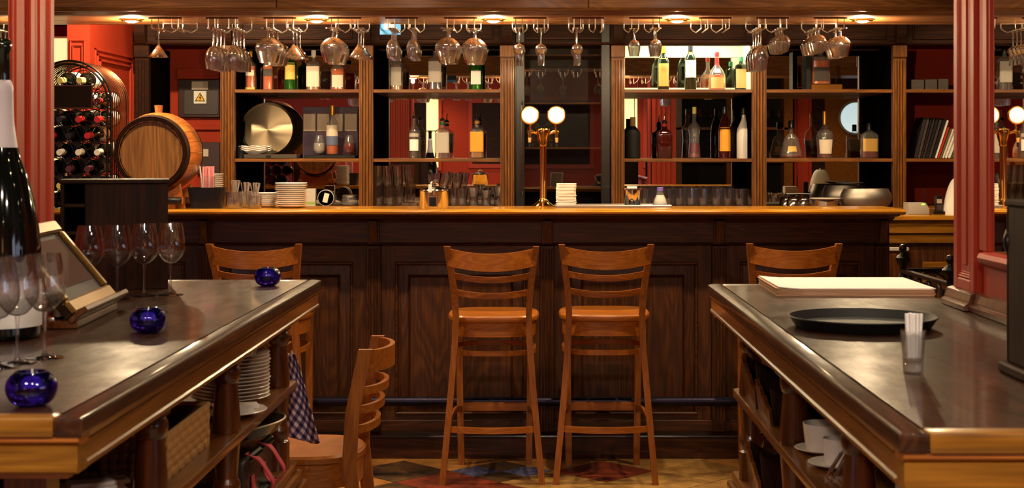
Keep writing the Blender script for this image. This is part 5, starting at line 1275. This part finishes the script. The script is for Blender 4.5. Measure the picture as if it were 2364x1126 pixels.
def basket():
    x0, x1, y0, y1, z0, h = -1.22, -.83, 3.32, 3.74, SZ, .1
    t = T('woven_basket', 'rectangular woven rattan basket on the shelf of the left table', 'basket', ((x0+x1)/2, (y0+y1)/2, z0))
    mats = plain('pale_rattan', (196,146,84), .6, noise=.2, nscale=120, bump=.5), plain('dark_rattan', (96,58,32), .6, noise=.25, nscale=120)  # same rattan twice: lit tone for right wall and rim, shaded elsewhere
    part(t, 'bottom', M().box(x0+.01, x1-.01, y0+.01, y1-.01, z0, z0+.008), mats[1])
    wv = M().loft([(.5,.32,2.6,-.5),(.5,.5,2.6,-.2),(.5,.5,2.6,.2),(.5,.32,2.6,.5)], 10)   # unit weave hump
    wm = {}
    def wall(n, p0, d, L, mat, nm, hole=None):
        rows, cols = 5, n; up = h/rows; cw = L/cols
        core = M()
        if not hole: core.bar([p0+Vector((0,0,h/2)), p0+d*L+Vector((0,0,h/2))], .005, h, (0,0,1)); part(t, 'wall_core', core, mat)
        for r in range(rows):
            for c_ in range(cols):
                odd = (r+c_) % 2
                c0 = p0+d*(cw*(c_+.5))+Vector((0, 0, up*(r+.5)))+Vector((abs(d.y), abs(d.x), 0))*(.0016 if odd else -.0008)
                if hole and abs((c_+.5)*cw-hole[0]) < hole[1] and abs(up*(r+.5)-hole[2]) < hole[3]: continue
                key = (nm, odd)
                if key not in wm:
                    s = Matrix.Diagonal((.009, cw*(1.12 if odd else .8), up*(.92 if odd else 1.1), 1)) if abs(d.y) > .5 else Matrix.Diagonal((cw*.95, .007, up*.92, 1))
                    wm[key] = M().loft([(.3,.34,2.4,-.5),(.5,.5,2.4,-.25),(.5,.5,2.4,.25),(.3,.34,2.4,.5)], 10).xf(s).mesh('weave_strand', mat)
                ob('weave_strand', wm[key], t, c0-t.location)
    wall(13, Vector((x1, y0, z0)), Vector((0, 1, 0)), y1-y0, mats[0], 'right')
    wall(13, Vector((x0, y0, z0)), Vector((0, 1, 0)), y1-y0, mats[1], 'left')
    wall(18, Vector((x0, y0, z0)), Vector((1, 0, 0)), x1-x0, mats[1], 'front', (.2, .045, .05, .022))
    wall(12, Vector((x0, y1, z0)), Vector((1, 0, 0)), x1-x0, mats[1], 'back')
    rim = [(x0, y0), (x1, y0), (x1, y1), (x0, y1)]
    part(t, 'rim', M().tube([(a, b, z0+h) for a, b in rim], .006, 8, True), mats[0])
    o = tag(ob('bread_loaf', M().loft([(.05,.05,2.2,0),(.075,.085,2.2,.02),(.07,.08,2.2,.045),(.03,.04,2.2,.062)], 24).mesh('bread_loaf', plain('bread_crust', (150,84,50), .6, noise=.3, nscale=14)), None, (-1.0, 3.47, z0+.009)), 'brown bread loaf inside the woven basket', 'bread')
basket()

# lower tier: dark tray and strapped black case
t = T('strapped_case', 'black case with two red webbing handles on the lower tier', 'case', (-.93, 4.38, .47))
part(t, 'case', M().box(-1.12, -.815, 4.12, 4.56, .47, .60, .008, 2), MT['black'])
part(t, 'dark_base', M().box(-.82, -.795, 4.2, 4.5, .47, .485, .003), MT['rubber'])
for yy in (4.22, 4.40):
    part(t, 'strap_clip', M().tube([(-.83, yy-.03, .585), (-.8, yy+.04, .605)], .013, 10), MT['iron'])
    pts = [(-.83, yy, .605), (-.795, yy, .59), (-.772, yy+.005, .555), (-.755, yy+.012, .52), (-.765, yy+.01, .495), (-.79, yy+.004, .488), (-.808, yy, .51), (-.812, yy, .55)]
    pts = [tuple(v) for v in pts]
    P_ = [Vector(p) for p in pts]; sm2 = []
    for i in range(len(P_)-1):
        a, b, c_, d = P_[max(i-1,0)], P_[i], P_[i+1], P_[min(i+2,len(P_)-1)]
        for k in range(4):
            q = k/4; sm2.append(.5*((2*b)+(c_-a)*q+(2*a-5*b+4*c_-d)*q*q+(3*b-a-3*c_+d)*q**3))
    part(t, 'red_strap', M().bar(sm2, .003, .036, (0, 1, 0)), MT['redst'])
t = T('oval_tray', 'dark tray with pale rim tucked under the left table shelf', 'tray', (-.925, 4.40, .618), rot=(.0, -.1, 0))
part(t, 'dish', M().lathe([(0,.004),(.15,.004),(.172,.03),(.177,.036),(.175,.038),(.148,.009),(0,.009)], 44), MT['dark'], w=False)
part(t, 'rim', M().tube([(.177*math.cos(a), .177*math.sin(a), .037) for a in [2*PI*k/48 for k in range(48)]], .0028, 6, True), MT['satin'], w=False)

# gingham towel hanging at the end of the left table
def gingham():
    m, nt, b = newmat('gingham_cloth'); L = nt.links.new
    uv = N(nt, 'ShaderNodeUVMap'); sp = N(nt, 'ShaderNodeSeparateXYZ'); L(uv.outputs[0], sp.inputs[0])
    ms = []
    for i in range(2):
        f = N(nt, 'ShaderNodeMath', operation='FRACT'); k = N(nt, 'ShaderNodeMath', operation='MULTIPLY'); k.inputs[1].default_value = 1
        g = N(nt, 'ShaderNodeMath', operation='GREATER_THAN'); g.inputs[1].default_value = .5
        L(sp.outputs[i], k.inputs[0]); L(k.outputs[0], f.inputs[0]); L(f.outputs[0], g.inputs[0]); ms.append(g)
    s = N(nt, 'ShaderNodeMath', operation='ADD'); L(ms[0].outputs[0], s.inputs[0]); L(ms[1].outputs[0], s.inputs[1])
    d = N(nt, 'ShaderNodeMath', operation='DIVIDE'); d.inputs[1].default_value = 2; L(s.outputs[0], d.inputs[0])
    rp = N(nt, 'ShaderNodeValToRGB'); e = rp.color_ramp.elements; rp.color_ramp.interpolation = 'CONSTANT'
    e[0].color = (*s2l((232,214,220)), 1); e[1].position = .75; e[1].color = (*s2l((44,32,74)), 1); q = e.new(.25); q.color = (*s2l((128,104,138)), 1)
    L(d.outputs[0], rp.inputs[0]); L(rp.outputs[0], b.inputs['Base Color']); b.inputs['Roughness'].default_value = .85
    nx, nz = 24, 30; z1, z0 = .80, .515; m3 = M(); R = []; UVs = []
    for j in range(nz+1):
        v = j/nz; z = z1+(z0-z1)*v; wd = .035+.085*v**.8
        row = []
        for i in range(nx+1):
            u = i/nx; x = -.835-.012*v+wd*u+.012*v*v*u; y = 4.868+(.010+.008*v)*math.sin(u*9.5+v*1.2)+.01*math.sin(u*3)
            row.append(Vector((x, y, z+.012*math.sin(u*6)*v)))
        R.append(row)
    m3.rings(R, False, False, closed=False)
    t = T('gingham_towel', 'blue and white checked towel hanging at the end of the left table', 'towel', (-.80, 4.868, .80))
    m3.xf(Matrix.Translation(-Vector(t.location)))
    me = m3.mesh('cloth', m); ul = me.uv_layers.new(name='UVMap')
    for p in me.polygons:
        for li in p.loop_indices:
            co = me.vertices[me.loops[li].vertex_index].co
            vi = me.loops[li].vertex_index; j, i = divmod(vi, nx+1)
            a, c_ = i/nx*.17, j/nz*.29
            ul.data[li].uv = ((a*.8+c_*.6)/.028, (c_*.8-a*.6)/.028)
    o = ob('cloth', me, t); sd = o.modifiers.new('thickness', 'SOLIDIFY'); sd.thickness = .002
    part(t, 'loop', M().tube([(-.822, 4.866, .79), (-.82, 4.862, .815), (-.812, 4.862, .82), (-.808, 4.866, .80)], .0025, 6), MT['whitem'])
    part(tl, 'towel_hook', M().tube([(-.815, 4.79, .835), (-.815, 4.855, .825), (-.815, 4.868, .812), (-.815, 4.875, .825)], .003, 6).box(-.835, -.795, 4.695, 4.79, .82, .85, .002), MT['brass'])
gingham()

# ------------------------------------------------------------------ on and under the right table
for k in range(7):
    t_ = T('menu_card', 'large cream menu card in the stack on the right table, %s' % ('lowest', 'second from below', 'third from below', 'fourth from below', 'fifth from below', 'second from the top', 'topmost')[k], 'menu', (.905, 4.465, TZ+k*.0032), group='menu cards in the stack', rz=random.uniform(-.012, .012) if k < 6 else 0)
    R = []; dx = random.uniform(-.006, .006) if k < 6 else 0
    for q in range(15):
        u = q/14; x_ = -.225+.45*u; lift = .006*max(0, (.18-u)/.18)**2*(k/6)
        R.append([Vector((x_+dx, -.2, lift)), Vector((x_+dx, .185, lift)), Vector((x_+dx, .185, lift+.0026)), Vector((x_+dx, -.2, lift+.0026))])
    part(t_, 'cover', M().rings(R), MT['kraft'] if k < 6 else MT['paper'], w=False)
    part(t_, 'sheet', M().box(-.15+dx, .222+dx, -.199, .184, .0026, .0031), MT['paper'], w=False)
t = T('round_serving_tray', 'round black rubber-lined serving tray on the right table', 'tray', (.755, 3.50, TZ))
part(t, 'dish', M().lathe([(0,0),(.15,0),(.156,.003),(.17,.024),(.172,.026),(.168,.027),(.152,.008),(0,.006)], 60), MT['rubber'], w=False)
part(t, 'rim', M().tube([(.1705*math.cos(a), .1705*math.sin(a), .026) for a in [2*PI*k/60 for k in range(60)]], .0022, 6, True), MT['rubber'], w=False)
D = .406*F/(862-CY); xs_ = X(2108, D)
t = T('shot_glass', 'clear shot glass holding white paper straws on the right table', 'glass', (xs_, D, TZ))
part(t, 'cup', M().lathe([(.0165,0),(.0175,.002),(.0185,.022),(.0235,.08),(.0222,.08),(.0172,.026),(.0145,.0215),(.001,.0205)], 28), MT['glassf'], w=False)
part(t, 'heavy_base', M().lathe([(.0155,.002),(.017,.018),(.0,.02)], 24), MT['glassb'], w=False)
stk = M().tube([(0,0,0),(0,0,.082)], .0029, 7).mesh('paper_straw', MT['labw'])
for k in range(16):
    a = k*2.4; r = .0029*math.sqrt(k*1.05); tl_ = r*1.05
    tag(ob('paper_straw', stk, None, (xs_+r*math.cos(a), D+r*math.sin(a), TZ+.0275+.0025*random.random()), (-.055*r/.0115*math.sin(a), .055*r/.0115*math.cos(a), 0)), 'white paper-wrapped straw standing in the shot glass', 'straw', 'white straws in the shot glass')
# dark shelf rack at the right edge
t = T('table_rack', 'dark wooden rack with shelves and turned posts at the right edge', 'rack', (.98, 2.72, TZ))
xa, xb, ya, yb = .868, 1.095, 2.64, 2.78
P = lambda n, m, mat=MT['box']: part(t, n, m, mat)
P('foot_board', M().box(xa-.012, xb, ya-.012, yb+.016, TZ, TZ+.02, .004)); P('side_panel', M().box(xa, xa+.014, ya, yb, TZ+.02, TZ+.31, .003)); P('side_panel', M().box(xb-.014, xb, ya, yb, TZ+.02, TZ+.31, .003))
P('back_panel', M().box(xa, xb, yb-.01, yb, TZ+.02, TZ+.31)); P('top_board', M().box(xa-.004, xb+.004, ya-.004, yb+.004, TZ+.31, TZ+.322, .003))
for z in (.1, .2): P('shelf', M().box(xa+.014, xb-.014, ya+.004, yb-.01, TZ+z, TZ+z+.012, .002))
beads = [(.005,.02)]
for k in range(3): beads += [(.004,.03+.012*k),(.008,.035+.012*k),(.004,.041+.012*k)]
beads += [(.0045,.08),(.0035,.15),(.0045,.19),(.009,.2),(.005,.208),(.006,.215),(.013,.235),(.014,.25),(.009,.265),(.0,.272)]
for y in (yb+.002,): P('turned_post', M().lathe(beads, 16, (xa+.008, y, TZ)), MT['dark'])
t = T('red_dish', 'small red dish on the foot of the dark rack', 'dish', (.93, 2.672, TZ+.02))
part(t, 'cup', M().lathe([(.02,0),(.026,.004),(.03,.02),(.034,.024),(.032,.026),(.024,.008),(0,.006)], 28), MT['capred'], w=False); part(t, 'lip', M().tube([(.033*math.cos(a), .033*math.sin(a), .025) for a in [2*PI*k/28 for k in range(28)]], .0018, 6, True), MT['capred'], w=False)

# wooden menu crates on the shelf and lower tier
def crate(x, y, z, label, h=.12):
    t = T('wooden_crate', label, 'crate', (x, y, z))
    def side(y_):
        pts = [(-.0, 0), (.26, 0), (.262, h*.72), (.24, h*.78), (.2, h*.66), (.17, h*.8), (.13, h*1.05), (.09, h*.8), (.06, h*.66), (.0, h*.9), (-.012, h*1.0)]
        return M().prism(pts, y_, y_+.01, 'Y', .001)
    P = lambda n, m, mat=MT['box']: part(t, n, m, mat, w=False)
    P('end_board', side(0)); P('end_board', side(.2)); P('bottom', M().box(0, .26, .01, .2, 0, .008))
    # scalloped long side towards the aisle, leaning outwards, in lighter wood that paints in its light
    pts = [(.0, 0), (.21, 0), (.21, h*.96), (.185, h*1.0), (.16, h*.82), (.135, h*.86), (.11, h*.66), (.08, h*.7), (.05, h*.5), (.0, h*.45)]
    P('front_board', M().prism(pts, -.012, -.002, 'X', .001).xf(Matrix.Rotation(-.12, 4, 'Y')), MT['turn'])
    P('divider', M().box(.07, .078, .01, .2, .008, h*.6, .001)); P('divider', M().box(.16, .168, .01, .2, .008, h*.6, .001))
    P('handle_bar', M().tube([(.1, .1, h*.62), (.13, .1, h*.95), (.16, .1, h*.62)], .006, 8))
crate(.625, 4.25, SZ, 'dark wooden crate with scalloped sides on the upper shelf of the right table', .13)
crate(.625, 3.98, SZ, 'lower dark wooden crate behind the second turned leg of the right table', .1)
crate(.63, 4.2, .47, 'dark wooden crate with scalloped sides on the lower tier of the right table', .14)
# cups and saucers
def cup(x, y, label, r, h, rz=0, sp=True):
    sa = tag(ob('saucer', saucer_mesh(.07), None, (x, y, SZ)), 'white saucer under the '+label, 'saucer', 'saucers on the right table shelf')
    t = T('coffee_cup', 'white china '+label, 'cup', (x, y, SZ+.006), rz, group='coffee cups on the right table shelf')
    part(t, 'bowl', M().lathe([(r*.78,0),(r*.82,.002),(r*.9,h*.35),(r,h),(r-.003,h),(r*.86,h*.35),(r*.76,.006),(0,.005)], 36), MT['white'], w=False)
    part(t, 'handle', M().tube([(r*.96,0,h*.8),(r*1.35,0,h*.85),(r*1.5,0,h*.55),(r*1.3,0,h*.3),(r*.9,0,h*.25)], .004, 8), MT['white'], w=False)
    tag(ob('teaspoon', spoon, None, (x+.01, y+.005, SZ+.014), (.1, .42, 1.2)), 'steel teaspoon standing in the '+label, 'teaspoon', 'teaspoons in the cups')
cup(.688, 3.63, 'wide cup farther back on the right table shelf', .05, .066, .4)
cup(.69, 3.46, 'narrow cup nearer on the right table shelf', .036, .062, .2)
t = T('wire_clip', 'folded chrome wire clip beside the cups on the shelf', 'clip', (.668, 3.31, SZ))
part(t, 'front_wire', M().tube([(-.03,0,.004),(-.035,0,.012),(.0,.01,.06),(.008,.01,.066),(.012,.012,.058),(-.018,.0,.006)], .003, 7), MT['chrome'], w=False)
part(t, 'rear_wire', M().tube([(-.015,.03,.004),(-.02,.03,.014),(.012,.04,.06),(.02,.04,.064),(.024,.04,.056),(-.002,.03,.006)], .003, 7), MT['chrome'], w=False)
t = T('sugar_jar', 'white lidded jar with wire bail behind the third turned leg', 'jar', (.80, 3.13, SZ))
part(t, 'pot', M().lathe([(.05,0),(.055,.006),(.055,.085),(.05,.09),(0,.09)], 32), MT['white'], w=False); part(t, 'lid', M().lathe([(.052,.091),(.052,.1),(.03,.108),(0,.11)], 32), MT['white'], w=False); part(t, 'bail', M().tube([(-.056,0,.05),(-.058,0,.1),(0,0,.125),(.058,0,.1),(.056,0,.05)], .002, 6), MT['chrome'], w=False)

# wrought iron railing beyond the right table
def railing():
    t = T('iron_railing', 'black wrought iron railing with turned finials beyond the right table', 'railing', (1.34, 5.2, 0))
    P = lambda n, m: part(t, n, m, MT['iron'])
    fin = [(.016,0),(.016,.95),(.018,.955),(.018,1.0),(.013,1.01),(.012,1.035),(.018,1.046),(.026,1.058),(.027,1.068),(.018,1.078),(.01,1.084),(.009,1.089),(.0135,1.096),(.014,1.106),(.01,1.115),(.0,1.119)]
    for x, y in ((1.335, 5.5), (1.35, 4.92), (2.0, 5.5)): P('newel_post', M().lathe(fin, 20, (x, y, 0)))
    P('top_rail', M().bar([(1.335, 5.5, 1.02), (1.35, 4.92, 1.02)], .024, .012, (0,0,1))); P('top_rail', M().bar([(1.335, 5.5, 1.022), (2.0, 5.5, 1.022)], .012, .014, (0,0,1)))
    P('bottom_rail', M().bar([(1.335, 5.5, .1), (1.35, 4.92, .1)], .02, .014, (0,0,1))); P('bottom_rail', M().bar([(1.335, 5.5, .1), (2.0, 5.5, .1)], .014, .014, (0,0,1)))
    for k in range(4):
        y = 5.42-.13*k; P('bow', M().tube([(1.34, y+.065*math.cos(a), .84+.17*math.sin(a)) for a in [PI*q/14 for q in range(15)]], .006, 6)); P('baluster', M().tube([(1.34, y-.065, .1), (1.34, y-.065, 1.0)], .007, 6))
    for k in range(4):
        x = 1.44+.15*k; P('bow', M().tube([(x+.1*math.cos(a), 5.5, .84+.175*math.sin(a)) for a in [PI*q/14 for q in range(15)]], .006, 6)); P('baluster', M().tube([(x+.1, 5.5, .1), (x+.1, 5.5, 1.01)], .007, 6))
railing()

# ------------------------------------------------------------------ the room behind the camera, seen in the mirrors
for k, (a, b) in enumerate(((-1.95, -1.5), (1.22, 1.56))):
    w_ = struct('window_%d' % (k+2), M().box(a-.05, a, -2.6, -2.55, 1.2, 2.4, .004).box(b, b+.05, -2.6, -2.55, 1.2, 2.4, .004).box(a, b, -2.6, -2.55, 2.35, 2.4, .004).box(a, b, -2.6, -2.55, 1.2, 1.25, .004), MT['red'], 'glowing cream window in the rear red wall')
    part(w_, 'lit_pane', M().box(a, b, -2.595, -2.59, 1.25, 2.35), MT['lit'])
    part(w_, 'glazing_bar', M().box(a, b, -2.588, -2.575, 1.78, 1.795).box((a+b)/2-.006, (a+b)/2+.006, -2.588, -2.575, 1.25, 2.35), MT['dark'])
for k, (a, b) in enumerate(((-1.0, .7),)):
    t = T('wall_picture', 'large dark framed picture on the rear red wall', 'picture', ((a+b)/2, -2.58, 1.3))
    part(t, 'canvas', M().box(a, b, -2.59, -2.575, 1.3, 2.2), MT['dkpine'])
    m = M(); frame_panel(m, a-.06, b+.06, 1.24, 2.26, -2.6, 1, .06, .02); part(t, 'frame', m, MT['red'])
ws = struct('wall_service', M().box(1.42, 4.6, 2.2, 2.36, 0, 2.75), MT['dkpine'], 'wooden service wall behind the right mirror')
part(ws, 'red_pilaster', M().box(2.9, 3.1, 2.36, 2.4, 0, 2.75, .004), MT['red']); m = M(); frame_panel(m, 2.93, 3.07, .3, 2.4, 2.4, 1, .012); part(ws, 'pilaster_moulding', m, MT['red'])
t = T('glass_hutch', 'wooden hutch with shelves of glasses behind the right mirror wall', 'hutch', (2.2, 2.5, 0))
for a, b in ((1.5, 1.6), (2.1, 2.2), (2.75, 2.85)): part(t, 'upright', M().box(a, b, 2.36, 2.6, 0, 2.5, .004), MT['tedge'])
for z in (.9, 1.35, 1.72, 2.1, 2.45): part(t, 'shelf', M().box(1.5, 2.85, 2.36, 2.6, z, z+.03, .003), MT['tedge'])
part(t, 'back', M().box(1.5, 2.85, 2.36, 2.365, 0, 2.5), MT['blackm'])
for k in range(8):
    stemware('wine', (1.68+.13*k+(.12 if k > 2 else 0), 2.5, 1.75), 'wine glass on the hutch shelf, %s from the aisle' % ORD[k], 'glasses on the hutch shelf')
dr = struct('door_1', M().box(3.25, 4.05, 2.36, 2.4, 0, 2.2, .003), MT['tedge'], 'wooden swing door with round lit window')
part(dr, 'porthole_ring', M().lathe([(.175,0),(.2,0),(.2,.02),(.175,.02)], 40, mat=Matrix.Translation((3.6, 2.4, 1.86)) @ Matrix.Rotation(-PI/2, 4, 'X'), cap0=False, cap1=False), MT['satin'])
part(dr, 'porthole_pane', M().lathe([(.0,.004),(.176,.004),(.176,.008),(0,.008)], 40, mat=Matrix.Translation((3.6, 2.4, 1.86)) @ Matrix.Rotation(-PI/2, 4, 'X')), MT['litw'])

# glowing windows added unseen in the far side walls for cool highlights
for k, (s, y0, y1) in enumerate(((-1, -1.4, 1.5), (1, -1.3, 1.2))):
    w_ = struct('window_%d' % (k+4), M().box(s*4.6, s*4.54, y0-.08, y0, .9, 2.5, .004).box(s*4.6, s*4.54, y1, y1+.08, .9, 2.5, .004).box(s*4.6, s*4.54, y0, y1, 2.42, 2.5, .004).box(s*4.6, s*4.54, y0, y1, .9, .98, .004), MT['red'], 'tall street window in the side wall')
    n = 3
    for q in range(n):
        a, b = y0+(y1-y0)*q/n+.03, y0+(y1-y0)*(q+1)/n-.03
        part(w_, 'pane', M().box(s*4.595, s*4.585, a, b, 1.0, 2.4), MT['sky'])
        if q: part(w_, 'mullion', M().box(s*4.6, s*4.55, a-.06, a, .98, 2.42, .004), MT['red'])
